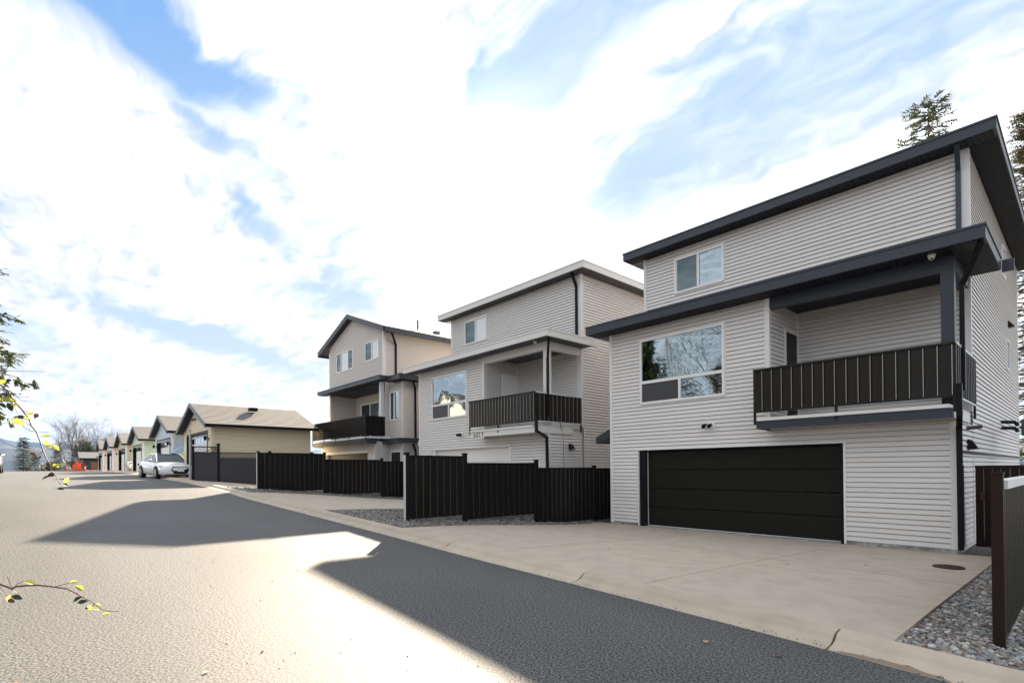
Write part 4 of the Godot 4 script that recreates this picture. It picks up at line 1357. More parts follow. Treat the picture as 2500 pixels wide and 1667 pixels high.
# ---------------------------------------------------------------- cars
func car_body(root: Node3D, s: float, tall: float) -> void: # front towards +x; s scales the length, tall the height
	var st := [[2.33, 0.55, 0.30, 0.56], [2.26, 0.74, 0.22, 0.64], [2.08, 0.85, 0.19, 0.71], [1.75, 0.895, 0.19, 0.78], [1.2, 0.91, 0.20, 0.85], [0.8, 0.915, 0.20, 0.91], [0.0, 0.915, 0.20, 0.93], [-0.9, 0.915, 0.20, 0.955], [-1.6, 0.90, 0.22, 0.975], [-2.05, 0.86, 0.27, 0.95], [-2.24, 0.80, 0.34, 0.88], [-2.32, 0.66, 0.42, 0.80]]
	var b := MB.new()
	var rings := []
	for q in st:
		var x: float = q[0] * s
		var w: float = q[1]
		var y0: float = q[2]
		var y1: float = q[3] * tall
		var ring := []
		for side in [1.0, -1.0]:
			var half := [Vector3(x, y0, 0.0), Vector3(x, y0, w * 0.86), Vector3(x, y0 + 0.08, w * 0.97), Vector3(x, lerpf(y0, y1, 0.55), w), Vector3(x, y1 - 0.10, w * 0.975), Vector3(x, y1 - 0.025, w * 0.90), Vector3(x, y1 + 0.012, w * 0.72), Vector3(x, y1 + 0.035, w * 0.3), Vector3(x, y1 + 0.04, 0.0)]
			if side > 0:
				ring = half
			else:
				for k in range(half.size() - 2, 0, -1):
					ring.append(Vector3(half[k].x, half[k].y, -half[k].z))
		rings.append(ring)
	var n: int = rings[0].size()
	var nr := []
	for i in rings.size():
		var row := []
		for k in n:
			var a: Vector3 = rings[mini(i + 1, rings.size() - 1)][k] - rings[maxi(i - 1, 0)][k]
			var c: Vector3 = rings[i][(k + 1) % n] - rings[i][(k + n - 1) % n]
			var g := a.cross(c).normalized()
			var outw: Vector3 = rings[i][k] - Vector3(rings[i][k].x, 0.55, 0)
			row.append(g if g.dot(outw) > 0 else -g)
		nr.append(row)
	for i in rings.size() - 1:
		for k in n:
			var l := (k + 1) % n
			b.tri(rings[i][k], rings[i + 1][k], rings[i + 1][l], nr[i][k], nr[i + 1][k], nr[i + 1][l])
			b.tri(rings[i][k], rings[i + 1][l], rings[i][l], nr[i][k], nr[i + 1][l], nr[i][l])
	b.fan(rings[0], Vector3(1, 0, 0))
	b.fan(rings[-1], Vector3(-1, 0, 0))
	obj("body", b, M.car_white, root)
	# glasshouse
	var t0 := 0.93 * tall
	var t1 := 1.42 * tall if tall < 1.1 else 1.84
	var wb := [Vector3(0.98 * s, t0 - 0.01, 0.72), Vector3(0.18 * s, t1 - 0.06, 0.575), Vector3(-0.95 * s, t1 - 0.05, 0.565), Vector3(-1.72 * s, t0 + 0.03, 0.66)]
	if tall > 1.1:
		wb[2] = Vector3(-1.95 * s, t1 - 0.06, 0.62)
		wb[3] = Vector3(-2.2 * s, t0 + 0.03, 0.74)
	var mir := func(p: Vector3) -> Vector3: return Vector3(p.x, p.y, -p.z)
	b = MB.new()
	b.quad(wb[0], wb[1], mir.call(wb[1]), mir.call(wb[0]), Vector3(1, 1, 0))
	obj("windscreen", b, M.car_glass, root)
	b = MB.new()
	b.quad(wb[3], wb[2], mir.call(wb[2]), mir.call(wb[3]), Vector3(-1, 1, 0))
	obj("rear_window", b, M.car_glass, root)
	for side in [1.0, -1.0]:
		b = MB.new()
		var p := []
		for q in [wb[0] + Vector3(-0.05, 0, 0.10), wb[1], wb[2], wb[3] + Vector3(0, 0, 0.10)]:
			p.append(Vector3(q.x, q.y, q.z * side))
		b.quad(p[0], p[1], p[2], p[3], Vector3(0, 0.3, side))
		obj("side_window", b, M.car_glass, root)
		b = MB.new()
		for q in [[wb[0] + Vector3(0.0, 0, 0.05), wb[1]], [wb[2], wb[3] + Vector3(0.0, 0, 0.06)], [wb[1], wb[2]], [Vector3(-0.28, t0, 0.80), Vector3(-0.32, t1 - 0.06, 0.57)]]:
			b.bar(Vector3(q[0].x, q[0].y, q[0].z * side), Vector3(q[1].x, q[1].y, q[1].z * side), 0.07, 0.035, Vector3(0, 0.4, side))
		obj("pillar", b, M.car_white, root)
		# mirror
		b = MB.new()
		b.ball(Vector3(0.72 * s, t0 + 0.08, 1.0 * side), Vector3(0.08, 0.075, 0.11), 10, 6)
		b.bar(Vector3(0.74 * s, t0 + 0.03, 0.86 * side), Vector3(0.72 * s, t0 + 0.05, 0.98 * side), 0.05, 0.03)
		obj("wing_mirror", b, M.car_white, root)
		# lamps
		b = MB.new()
		b.extrude([Vector3(2.215 * s, 0.60 * tall, 0.40 * side), Vector3(2.10 * s, 0.66 * tall, 0.70 * side), Vector3(1.86 * s, 0.71 * tall, 0.89 * side), Vector3(1.93 * s, 0.62 * tall, 0.895 * side), Vector3(2.17 * s, 0.53 * tall, 0.70 * side)], Vector3(0.06, 0.01, 0.01 * side))
		obj("headlight", b, M.lamp_clear, root)
		b = MB.new()
		b.extrude([Vector3(-2.23 * s, 0.80 * tall, 0.52 * side), Vector3(-2.15 * s, 0.82 * tall, 0.84 * side), Vector3(-1.95 * s, 0.80 * tall, 0.90 * side), Vector3(-2.12 * s, 0.70 * tall, 0.87 * side), Vector3(-2.24 * s, 0.69 * tall, 0.52 * side)], Vector3(-0.07, 0.0, 0.012 * side))
		obj("taillight", b, M.lamp_red, root)
		b = MB.new()
		b.extrude([Vector3(2.22 * s, 0.30, 0.52 * side), Vector3(2.10 * s, 0.30, 0.80 * side), Vector3(2.12 * s, 0.43, 0.80 * side), Vector3(2.24 * s, 0.43, 0.52 * side)], Vector3(0.035, 0, 0.0))
		obj("air_intake", b, M.black, root)
	b = MB.new()
	var top := []
	for q in [wb[1], wb[2]]:
		top.append(q)
	for i in 6:
		var f0 := -1.0 + i / 3.0
		var f1 := -1.0 + (i + 1) / 3.0
		var c0 := 0.06 * (1.0 - f0 * f0)
		var c1 := 0.06 * (1.0 - f1 * f1)
		b.quad(Vector3(wb[1].x + 0.02, wb[1].y + c0, wb[1].z * f0), Vector3(wb[1].x + 0.02, wb[1].y + c1, wb[1].z * f1), Vector3(wb[2].x - 0.02, wb[2].y + c1, wb[2].z * f1), Vector3(wb[2].x - 0.02, wb[2].y + c0, wb[2].z * f0), Vector3.UP)
	obj("roof", b, M.car_white, root)
	# grille, badge rings, plate, bumper lip
	b = MB.new()
	b.extrude([Vector3(2.30 * s, 0.29 * tall, 0.30), Vector3(2.30 * s, 0.29 * tall, -0.30), Vector3(2.31 * s, 0.50 * tall, -0.44), Vector3(2.24 * s, 0.665 * tall, -0.38), Vector3(2.24 * s, 0.665 * tall, 0.38), Vector3(2.31 * s, 0.50 * tall, 0.44)], Vector3(0.055, 0, 0))
	var gr := obj("grille", b, M.black, root)
	if tall < 1.1:
		b = MB.new()
		for k in 4:
			var o := Vector3(2.345 * s, 0.60, -0.105 + 0.07 * k)
			for a in 14:
				var p0 := o + Vector3(0.02, sin(TAU * a / 14) * 0.042, cos(TAU * a / 14) * 0.042)
				var p1 := o + Vector3(0.02, sin(TAU * (a + 1) / 14) * 0.042, cos(TAU * (a + 1) / 14) * 0.042)
				b.tube(p0, p1, 0.008, 0.008, 4)
		obj("badge", b, M.chrome, gr)
	obj("number_plate", boxed(2.365 * s, 2.38 * s, 0.40 * tall, 0.51 * tall, -0.16, 0.16), M.white, root)
	obj("number_plate", boxed(-2.36 * s, -2.34 * s, 0.62 * tall, 0.73 * tall, -0.16, 0.16), M.white, root)
	obj("bumper_lip", boxed(2.15 * s, 2.33 * s, 0.215, 0.245, -0.74, 0.74), M.soffit_grey, root)
	# wheels in dark arches
	for wx in [1.36, -1.36]:
		for side in [1.0, -1.0]:
			b = MB.new()
			var c := Vector3(wx * s, 0.33, 0.78 * side)
			b.tube(c, c + Vector3(0, 0, 0.152 * side), 0.37, 0.37, 20, true)
			obj("wheel_arch", b, M.black, root)
			b = MB.new()
			b.tube(c - Vector3(0, 0, 0.06 * side), c + Vector3(0, 0, 0.14 * side), 0.33, 0.33, 20, true)
			b.tube(c + Vector3(0, 0, 0.14 * side), c + Vector3(0, 0, 0.165 * side), 0.33, 0.29, 20, true)
			var wh := obj("tyre", b, M.tyre, root)
			b = MB.new()
			b.tube(c + Vector3(0, 0, 0.15 * side), c + Vector3(0, 0, 0.17 * side), 0.235, 0.22, 16, true)
			for k in 5:
				var d := Vector3(cos(TAU * k / 5), sin(TAU * k / 5), 0)
				b.bar(c + d * 0.03 + Vector3(0, 0, 0.172 * side), c + d * 0.21 + Vector3(0, 0, 0.172 * side), 0.05, 0.012, Vector3(0, 0, 1))
			obj("rim", b, M.rim, wh)

func vehicles() -> void:
	var r := thing("parked_car", "white sedan parked nose towards us before the garages", "car", Vector3(-35.75, 1.245, -5.55), 0.12)
	r.rotation.z = -0.02
	car_body(r, 1.0, 1.0)
	var r2 := thing("parked_car", "white car's tail with red lamp beside the tan garage", "car", Vector3(-59.2, 1.62, -8.4), -PI / 2)
	car_body(r2, 1.0, 1.0)
	r2.rotation.y = -PI / 2
	r2.rotation.y = PI / 2
	var r3 := thing("parked_truck", "white high vehicle half cut off at the far left edge", "truck", Vector3(-54.6, 1.57, 2.83), 0.0)
	car_body(r3, 1.12, 1.36)
	# tarpaulined trailer between the two nearest garages
	var t := thing("covered_trailer", "tall tan load under a blue grey tarpaulin behind the sedan", "trailer", Vector3(-37.2, 1.28, -7.5))
	var sec := [[-5.9, 1.25, 0.35], [-5.98, 1.45, 0.6], [-6.3, 1.78, 0.85], [-6.8, 2.12, 1.0], [-7.6, 2.3, 1.05], [-9.0, 2.32, 1.05], [-10.4, 2.2, 1.0]]
	var blue := MB.new()
	var tan_ := MB.new()
	for i in sec.size() - 1:
		var a: Array = sec[i]
		var c: Array = sec[i + 1]
		for s in 10:
			var p := []
			for k in [[a, s], [c, s], [c, s + 1], [a, s + 1]]:
				var ang: float = PI * k[1] / 10.0
				var q: Array = k[0]
				p.append(Vector3(q[2] * signf(cos(ang)) * pow(absf(cos(ang)), 0.45), 0.12 + (q[1] - 0.12) * pow(sin(ang), 0.5) + 0.03 * sin(k[1] * 2.3 + q[0] * 5.0), q[0] + 7.5))
			var m: MB = blue if i < 3 and s > 1 else tan_
			m.quad(p[0], p[1], p[2], p[3], Vector3(cos(PI * (s + 0.5) / 10), sin(PI * (s + 0.5) / 10), 0.2))
	obj("cover", tan_, M.tarp_tan, t)
	obj("tarpaulin", blue, M.tarp_blue, t)
	for zz in [-1.2, 0.0]:
		for s in [-1.0, 1.0]:
			var b := MB.new()
			b.tube(Vector3(s * 0.8, 0.3, zz), Vector3(s * 0.98, 0.3, zz), 0.3, 0.3, 14, true)
			obj("wheel", b, M.tyre, t)

# ---------------------------------------------------------------- distance
func far_things() -> void:
	# hills
	var f := FastNoiseLite.new()
	f.seed = 4
	f.frequency = 0.0022
	f.fractal_octaves = 5
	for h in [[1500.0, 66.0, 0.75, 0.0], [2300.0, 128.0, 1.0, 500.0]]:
		var b := MB.new()
		b.colored = true
		var R: float = h[0]
		for i in 200:
			for j in 8:
				var p := []
				for k in [[i, j], [i + 1, j], [i + 1, j + 1], [i, j + 1]]:
					var a := deg_to_rad(160.0 + 110.0 * k[0] / 200.0)
					var t: float = k[1] / 8.0
					var rr := R * (1.0 + 0.35 * t)
					var x := cos(a) * rr
					var z := sin(a) * rr
					var top: float = h[1] * (0.95 + 0.55 * f.get_noise_2d(x + h[3], z))
					p.append(Vector3(x, -30.0 + (top + 30.0) * sin(t * PI * 0.5) + 8.0 * f.get_noise_2d(x * 6.0, z * 6.0) * t, z))
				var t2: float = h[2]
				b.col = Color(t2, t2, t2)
				b.quad(p[0], p[1], p[2], p[3], Vector3(0, 1, 0.01))
		struct("hills", b, M.hill, "blue wooded hills on the horizon beyond the lane's end" if h[3] == 0.0 else "higher hazy ridge behind the wooded hills")
	# low dark building past the crest
	var s := thing("shed", "low dark building with grey roof beyond the lane's crest", "building", Vector3(-116.0, 1.7, -8.7))
	obj("wall", boxed(-3.0, 3.0, -0.8, 2.3, -3.0, 3.0), M.soffit_grey, s)
	var b := MB.new()
	b.extrude([Vector3(0, 3.35, -3.5), Vector3(3.8, 2.25, -3.5), Vector3(3.8, 2.0, -3.5), Vector3(-3.8, 2.0, -3.5), Vector3(-3.8, 2.25, -3.5)], Vector3(0, 0, 7.0))
	obj("roof", b, M.shingle_dark, s)
	obj("gutter", boxed(3.75, 3.9, 1.98, 2.2, -3.5, 3.5), M.black, s)
	s = thing("shed", "smaller dark shed left of the low grey roofed building", "building", Vector3(-122.0, 1.4, -5.7))
	obj("wall", boxed(-1.5, 1.5, -0.5, 2.0, -0.8, 0.8), M.soffit_dark, s)
	b = MB.new()
	b.extrude([Vector3(0, 3.0, -1.0), Vector3(1.9, 2.1, -1.0), Vector3(1.9, 1.85, -1.0), Vector3(-1.9, 1.85, -1.0), Vector3(-1.9, 2.1, -1.0)], Vector3(0, 0, 2.0))
	obj("roof", b, M.shingle_dark, s)
	# brown timber screen
	s = thing("timber_screen", "brown timber screen before the low dark building", "fence", Vector3(-101.0, 1.72, -6.75))
	for k in 8:
		obj("board", boxed(-0.03, 0.03, 0.0, 1.35, -0.7 + k * 0.175, -0.7 + k * 0.175 + 0.165), M.wood, s)
	obj("cap_rail", boxed(-0.06, 0.06, 1.35, 1.42, -0.75, 0.75), M.wood, s)
	# orange site barriers and cones
	for q in [[-98.0, -4.62, 1.15, "tall orange site barrier nearest the dark building"], [-97.5, -4.28, 1.3, "middle orange site barrier at the lane's far end"], [-97.0, -3.93, 0.9, "leftmost low orange barrier at the lane's far end"]]:
		s = thing("site_barrier", q[3], "barrier", Vector3(q[0], 1.77, q[1]), 0.0, "orange barriers at the lane's far end")
		for k in 5:
			obj("slat", boxed(-0.03, 0.03, 0.12 + k * 0.19 * q[2], 0.12 + (k * 0.19 + 0.13) * q[2], -0.13, 0.13), M.orange, s)
		for zz in [-0.12, 0.12]:
			obj("post", boxed(-0.05, 0.05, 0.0, q[2] + 0.05, zz - 0.03, zz + 0.03), M.orange, s)
			obj("foot", boxed(-0.3, 0.3, 0.0, 0.08, zz - 0.06, zz + 0.06), M.black, s)
	for q in [[-96.0, -3.15, "orange cone standing left of the barriers"], [-94.0, -5.0, "orange cone standing by the timber screen"]]:
		s = thing("traffic_cone", q[2], "cone", Vector3(q[0], 1.77, q[1]), 0.0, "orange cones at the lane's far end")
		obj("base", boxed(-0.2, 0.2, 0.0, 0.04, -0.2, 0.2), M.black, s)
		b = MB.new()
		b.tube(Vector3(0, 0.04, 0), Vector3(0, 0.75, 0), 0.16, 0.03, 12, true)
		obj("shell", b, M.orange, s)
		b = MB.new()
		b.tube(Vector3(0, 0.42, 0), Vector3(0, 0.55, 0), 0.096, 0.073, 12)
		obj("reflective_band", b, M.white, s)

# ---------------------------------------------------------------- trees
func spray(b: MB, o: Vector3, dir: Vector3, len_: float, wid: float, r: RandomNumberGenerator, tint: Color) -> void:
	# a flat drooping spray of needles: a few slim leaflets along a twig
	var side := dir.cross(Vector3.UP).normalized()
	if side == Vector3.ZERO:
		side = Vector3(1, 0, 0)
	var up := side.cross(dir).normalized()
	for k in 5:
		var t := k / 5.0
		for s in [-1.0, 1.0]:
			var base := o + dir * len_ * t
			var d: Vector3 = (dir * 0.75 + side * s * r.randf_range(0.5, 1.0) + up * r.randf_range(-0.35, 0.2)).normalized()
			var tip := base + d * len_ * r.randf_range(0.35, 0.6)
			var nrm: Vector3 = (up + side * s * r.randf_range(-0.4, 0.4) + dir * r.randf_range(-0.3, 0.3)).normalized()
			var wv: Vector3 = d.cross(nrm).normalized() * wid
			var v := r.randf_range(0.75, 1.25)
			b.col = Color(tint.r * v, tint.g * v, tint.b * v)
			b.tri(base - wv, base + wv, tip, nrm)
	b.col = Color.WHITE

func conifer(called: String, label: String, at: Vector3, h: float, rad: float, seed_: int, o := {}) -> void:
	var r := RandomNumberGenerator.new()
	r.seed = seed_
	var root := thing(called, label, "tree", at)
	var low: float = o.get("low", 0.12)
	var tint: Color = o.get("tint", Color(0.045, 0.075, 0.022))
	var tint2: Color = o.get("tint2", Color(0.10, 0.12, 0.03))
	var dens: float = o.get("dens", 1.0)
	var size: float = o.get("size", 0.3)
	var gap: float = o.get("gap", 0.28)
	var trunk := MB.new()
	for k in 8:
		trunk.tube(Vector3(0, h * k / 8.0 - 0.2, 0), Vector3(0, h * (k + 1) / 8.0 - 0.2, 0), h * 0.016 * (1.0 - k / 8.5), h * 0.016 * (1.0 - (k + 1) / 8.5), 7)
	var crown := MB.new()
	crown.colored = true
	var y := h * low
	while y < h * 0.985:
		var t := (y - h * low) / (h * (1.0 - low))
		var reach := rad * pow(1.0 - t, 0.8) * r.randf_range(0.7, 1.1) + 0.1
		if t < 0.12:
			reach *= 0.65 + t * 2.9
		var nb := int(4 + 3 * dens * (1.0 - t * 0.5))
		var a0 := r.randf() * TAU
		for k in nb:
			if r.randf() > o.get("fill", 0.92):
				continue
			var a := a0 + TAU * k / nb + r.randf_range(-0.35, 0.35)
			var lenb := reach * r.randf_range(0.6, 1.1)
			var dir := Vector3(cos(a), r.randf_range(0.02, 0.3) - 0.35 * (1.0 - t), sin(a)).normalized()
			var p := Vector3(0, y + r.randf_range(-0.1, 0.1), 0)
			var steps := maxi(2, int(lenb / (size * 0.8)))
			var prev := p
			for s in steps:
				var u := float(s + 1) / steps
				var q := p + dir * lenb * u + Vector3(0, -0.14 * lenb * u * u + 0.16 * lenb * pow(u, 4), 0)
				trunk.tube(prev, q, 0.028 * (1.0 - u * 0.8) * h / 9.0 + 0.004, 0.022 * (1.0 - u * 0.85) * h / 9.0 + 0.003, 4)
				prev = q
				if u < 0.25:
					continue
				var cnt := int(maxf(1.0, 2.6 * dens))
				for c in cnt:
					var sd := dir.rotated(Vector3.UP, r.randf_range(-1.2, 1.2))
					sd.y += r.randf_range(-0.35, 0.15)
					var mix_ := r.randf()
					spray(crown, q + Vector3(r.randf_range(-1, 1), r.randf_range(-0.6, 0.6), r.randf_range(-1, 1)) * size * 0.4, sd.normalized(), size * r.randf_range(0.7, 1.3), size * o.get("leaf", 0.07), r, tint.lerp(tint2, mix_ * mix_))
		y += gap * r.randf_range(0.7, 1.3) * (1.0 - 0.45 * t)
	obj("trunk", trunk, M.bark, root)
	obj("crown", crown, M.foliage, root)

func cedar(label: String, at: Vector3, h: float, rad: float, seed_: int) -> void:
	var r := RandomNumberGenerator.new()
	r.seed = seed_
	var root := thing("cedar", label, "tree", at)
	var trunk := MB.new()
	trunk.tube(Vector3(0, -0.3, 0), Vector3(0, h * 0.95, 0), 0.17, 0.02, 8)
	var crown := MB.new()
	crown.colored = true
	for k in 680:
		var t := pow(r.randf(), 0.8)
		var y := h * lerpf(0.26, 0.97, t)
		var a := r.randf() * TAU
		var reach := rad * pow(1.0 - t, 0.75) * r.randf_range(0.78, 1.1) * (0.6 + 3.0 * t if t < 0.13 else 1.0) + 0.12
		var dir := Vector3(cos(a), r.randf_range(-0.35, 0.15), sin(a)).normalized()
		var steps := maxi(3, int(reach / 0.26))
		var prev := Vector3(0, y, 0)
		for s in steps:
			var u := float(s + 1) / steps
			var q := Vector3(0, y, 0) + dir * reach * u + Vector3(0, -0.22 * reach * u * u + 0.14 * reach * pow(u, 4), 0)
			trunk.tube(prev, q, 0.022 * (1.1 - u), 0.022 * (1.1 - u) * 0.8, 4)
			prev = q
			if u < 0.3:
				continue
			for c in 7:
				var sd := (dir * r.randf_range(0.3, 1.0) + Vector3(r.randf_range(-0.7, 0.7), r.randf_range(-0.9, 0.15), r.randf_range(-0.7, 0.7))).normalized()
				var m := r.randf()
				spray(crown, q + Vector3(r.randf_range(-1, 1), r.randf_range(-1, 0.6), r.randf_range(-1, 1)) * 0.14, sd, r.randf_range(0.2, 0.36), r.randf_range(0.018, 0.034), r, Color(0.05, 0.085, 0.022).lerp(Color(0.19, 0.19, 0.05), m * m))
	obj("trunk", trunk, M.bark, root)
	obj("crown", crown, M.foliage, root)

func limb(b: MB, p: Vector3, d: Vector3, len_: float, rad: float, depth: int, r: RandomNumberGenerator, up: float) -> void:
	var segs := 3
	var q := p
	for s in segs:
		d = (d + Vector3(r.randf_range(-0.16, 0.16), r.randf_range(-0.08, 0.10) + up * 0.03, r.randf_range(-0.16, 0.16))).normalized()
		var e := q + d * len_ / segs
		var r0 := rad * (1.0 - 0.36 * s / segs)
		var r1 := rad * (1.0 - 0.36 * (s + 1) / segs)
		b.tube(q, e, r0, r1, 6 if depth > 3 else (4 if depth > 1 else 3))
		q = e
		if depth > 0 and s < segs - 1 and r.randf() < 0.8:
			var side := d.rotated(Vector3(r.randf_range(-1, 1), r.randf_range(-0.3, 0.3), r.randf_range(-1, 1)).normalized(), r.randf_range(0.5, 1.0))
			limb(b, q, side, len_ * r.randf_range(0.5, 0.75), r1 * 0.5, depth - 1, r, up)
	if depth > 0:
		for k in 2 + int(r.randf() < 0.4):
			var ax := d.cross(Vector3(r.randf_range(-1, 1), r.randf_range(-1, 1), r.randf_range(-1, 1))).normalized()
			limb(b, q, d.rotated(ax, r.randf_range(0.3, 0.75)), len_ * r.randf_range(0.62, 0.85), rad * 0.55, depth - 1, r, up)

func bare_tree(called: String, label: String, at: Vector3, h: float, rad: float, seed_: int, depth := 5, m: Material = null, lean := Vector3.ZERO) -> void:
	var r := RandomNumberGenerator.new()
	r.seed = seed_
	var root := thing(called, label, "tree", at)
	var b := MB.new()
	b.tube(Vector3(0, -0.3, 0), Vector3(0, h * 0.16, 0) + lean * h * 0.1, rad * 1.15, rad, 9)
	obj("trunk", b, m if m else M.bark_pale, root)
	b = MB.new()
	for k in 3:
		var a := TAU * k / 3.0 + r.randf()
		limb(b, Vector3(0, h * 0.155, 0) + lean * h * 0.1, Vector3(cos(a) * 0.5, 1.0, sin(a) * 0.5).normalized(), h * 0.28, rad * 0.62, depth - 1, r, 0.5)
	obj("branches", b, m if m else M.bark_pale, root)

func shrub(label: String, at: Vector3, size: Vector3, seed_: int, tint: Color, n := 500) -> void:
	var r := RandomNumberGenerator.new()
	r.seed = seed_
	var root := thing("bush", label, "bush", at)
	var b := MB.new()
	b.colored = true
	var st := MB.new()
	for k in 14:
		st.tube(Vector3.ZERO, Vector3(r.randf_range(-0.5, 0.5) * size.x, r.randf_range(0.4, 0.8) * size.y, r.randf_range(-0.5, 0.5) * size.z), 0.03, 0.01, 4)
	for k in n:
		var v := Vector3(r.randfn(), r.randfn(), r.randfn()).normalized() * pow(r.randf(), 0.4)
		var p := Vector3(v.x * size.x * 0.5, size.y * (0.52 + 0.48 * v.y), v.z * size.z * 0.5)
		spray(b, p, (v + Vector3(0, 0.3, 0)).normalized(), 0.35 * size.y / 2.0, 0.05 * size.y / 2.0, r, tint * r.randf_range(0.7, 1.4))
	obj("stems", st, M.bark, root)
	obj("leaves", b, M.foliage, root)

func trees() -> void:
	conifer("conifer", "tall fir with open boughs rising behind the large house's roof", Vector3(-5.7, 0.0, -35.0), 21.0, 4.8, 5, {"low": 0.35, "dens": 1.0, "gap": 0.6, "size": 0.6, "leaf": 0.075, "fill": 0.66, "tint": Color(0.045, 0.068, 0.03), "tint2": Color(0.11, 0.125, 0.04)})
	conifer("conifer", "sparse brownish pine at the right edge behind the large house", Vector3(-1.95, 0.0, -34.0), 18.2, 1.5, 9, {"low": 0.05, "dens": 1.0, "gap": 0.36, "size": 0.42, "leaf": 0.07, "fill": 0.85, "tint": Color(0.07, 0.075, 0.03), "tint2": Color(0.17, 0.13, 0.05)})
	conifer("conifer", "green fir low at the right edge beyond the house", Vector3(-0.9, 0.0, -38.0), 15.0, 2.4, 19, {"low": 0.03, "dens": 1.0, "gap": 0.45, "size": 0.5, "leaf": 0.08, "tint": Color(0.06, 0.09, 0.03), "tint2": Color(0.16, 0.17, 0.05)})
	cedar("green cedar leaning in at the left edge above the truck", Vector3(-20.5, 0.7, 3.9), 11.3, 4.15, 21)
	conifer("conifer", "dark blue green spruce beyond the crest right of the truck", Vector3(-88.0, 0.2, 1.2), 5.7, 1.35, 31, {"low": 0.02, "gap": 0.2, "size": 0.36, "leaf": 0.1, "tint": Color(0.035, 0.07, 0.045), "tint2": Color(0.07, 0.10, 0.05)})
	conifer("conifer", "smaller spruce left of the orange barriers beyond the crest", Vector3(-104.0, 0.0, -2.3), 5.0, 1.3, 33, {"low": 0.02, "gap": 0.22, "size": 0.36, "leaf": 0.1, "tint": Color(0.035, 0.065, 0.04), "tint2": Color(0.08, 0.10, 0.05)})
	conifer("conifer", "far spruce just left of the smaller spruce, low on the horizon", Vector3(-118.0, -1.0, 0.2), 5.2, 1.6, 35, {"low": 0.02, "gap": 0.25, "size": 0.4, "leaf": 0.1, "tint": Color(0.05, 0.07, 0.04), "tint2": Color(0.09, 0.10, 0.06)})
	shrub("round yellow green bush behind the far dark building", Vector3(-126.0, 1.0, -6.6), Vector3(3.0, 5.8, 2.6), 41, Color(0.07, 0.09, 0.02), 500)
	shrub("grey brown thicket at the foot of the smaller spruce", Vector3(-99.0, 0.9, -1.3), Vector3(3.0, 2.0, 2.2), 43, Color(0.10, 0.09, 0.055), 400)
	shrub("brown brush behind the orange barriers", Vector3(-106.0, 0.8, -4.3), Vector3(3.0, 2.6, 3.0), 44, Color(0.12, 0.095, 0.05), 300)
	bare_tree("bare_tree", "tall bare tree with spreading crown beyond the far garages", Vector3(-126.0, 0.9, -5.7), 11.3, 0.22, 51, 6)
	bare_tree("bare_tree", "second bare tree close right of the tallest bare one", Vector3(-130.0, 0.9, -8.2), 10.8, 0.15, 53, 6)
	bare_tree("bare_tree", "slender bare tree leaning left of the tallest bare one", Vector3(-120.0, 0.6, -4.3), 9.4, 0.11, 57, 5, null, Vector3(0, 0, 0.6))
	bare_tree("bare_tree", "faint thin bare tree over the fourth garage's roof", Vector3(-165.0, 0.0, -14.5), 16.0, 0.16, 59, 5)
	bare_tree("bare_tree", "faint bare tree low behind the spruces on the left", Vector3(-150.0, -1.0, 0.2), 9.0, 0.14, 61, 5)

# ---------------------------------------------------------------- across the lane, seen only in the windows
func behind() -> void:
	for q in [[-12.3, 9.5, 13.0, 0.24, 71, "bare maple across the lane, mirrored left in the wide window"], [-14.6, 12.0, 14.5, 0.22, 73, "bare maple across the lane, second from the left"], [-9.7, 11.0, 14.0, 0.20, 75, "bare maple across the lane, mirrored right in the wide window"], [-17.4, 11.5, 13.0, 0.20, 77, "bare maple across the lane nearest the cream house"], [-7.0, 9.0, 12.0, 0.16, 79, "slim bare maple across the lane nearest the camera"]]:
		bare_tree("bare_tree", q[5], Vector3(q[0], lane_y(q[0]) - 0.1, q[1]), q[2], q[3], q[4], 6, M.bark_pale)
	conifer("conifer", "green cedar across the lane mirrored at the wide window's edge", Vector3(-17.6, 0.5, 9.6), 8.5, 1.3, 81, {"low": 0.05, "gap": 0.25, "size": 0.36, "leaf": 0.09})
	shrub("olive hedge bush across the lane under the maples", Vector3(-12.5, 0.2, 15.0), Vector3(8.0, 3.4, 2.0), 83, Color(0.10, 0.10, 0.03), 700)
	var s := thing("cream_house", "cream gabled house across the lane mirrored in the middle house", "house", Vector3(-53.0, 1.5, 16.0))
	obj("wall", boxed(-5.0, 5.0, -0.5, 6.4, -4.0, 4.0), M.house_cream, s)
	var b := MB.new()
	b.extrude([Vector3(-5, 6.4, -4.0), Vector3(5, 6.4, -4.0), Vector3(0, 9.0, -4.0)], Vector3(0, 0, 8.0))
	obj("gable", b, M.house_cream, s)
	for sd in [-1.0, 1.0]:
		b = MB.new()
		b.extrude([Vector3(0, 9.15, -4.4), Vector3(sd * 5.6, 6.25, -4.4), Vector3(sd * 5.6, 6.05, -4.4), Vector3(0, 8.9, -4.4)], Vector3(0, 0, 8.8))
		obj("roof", b, M.shingle, s)
	window(s, Vector3(0, 4.6, -4.0), Vector3(-1, 0, 0), Vector3(0, 0, -1), 1.6, 1.2, "slider", M.white)

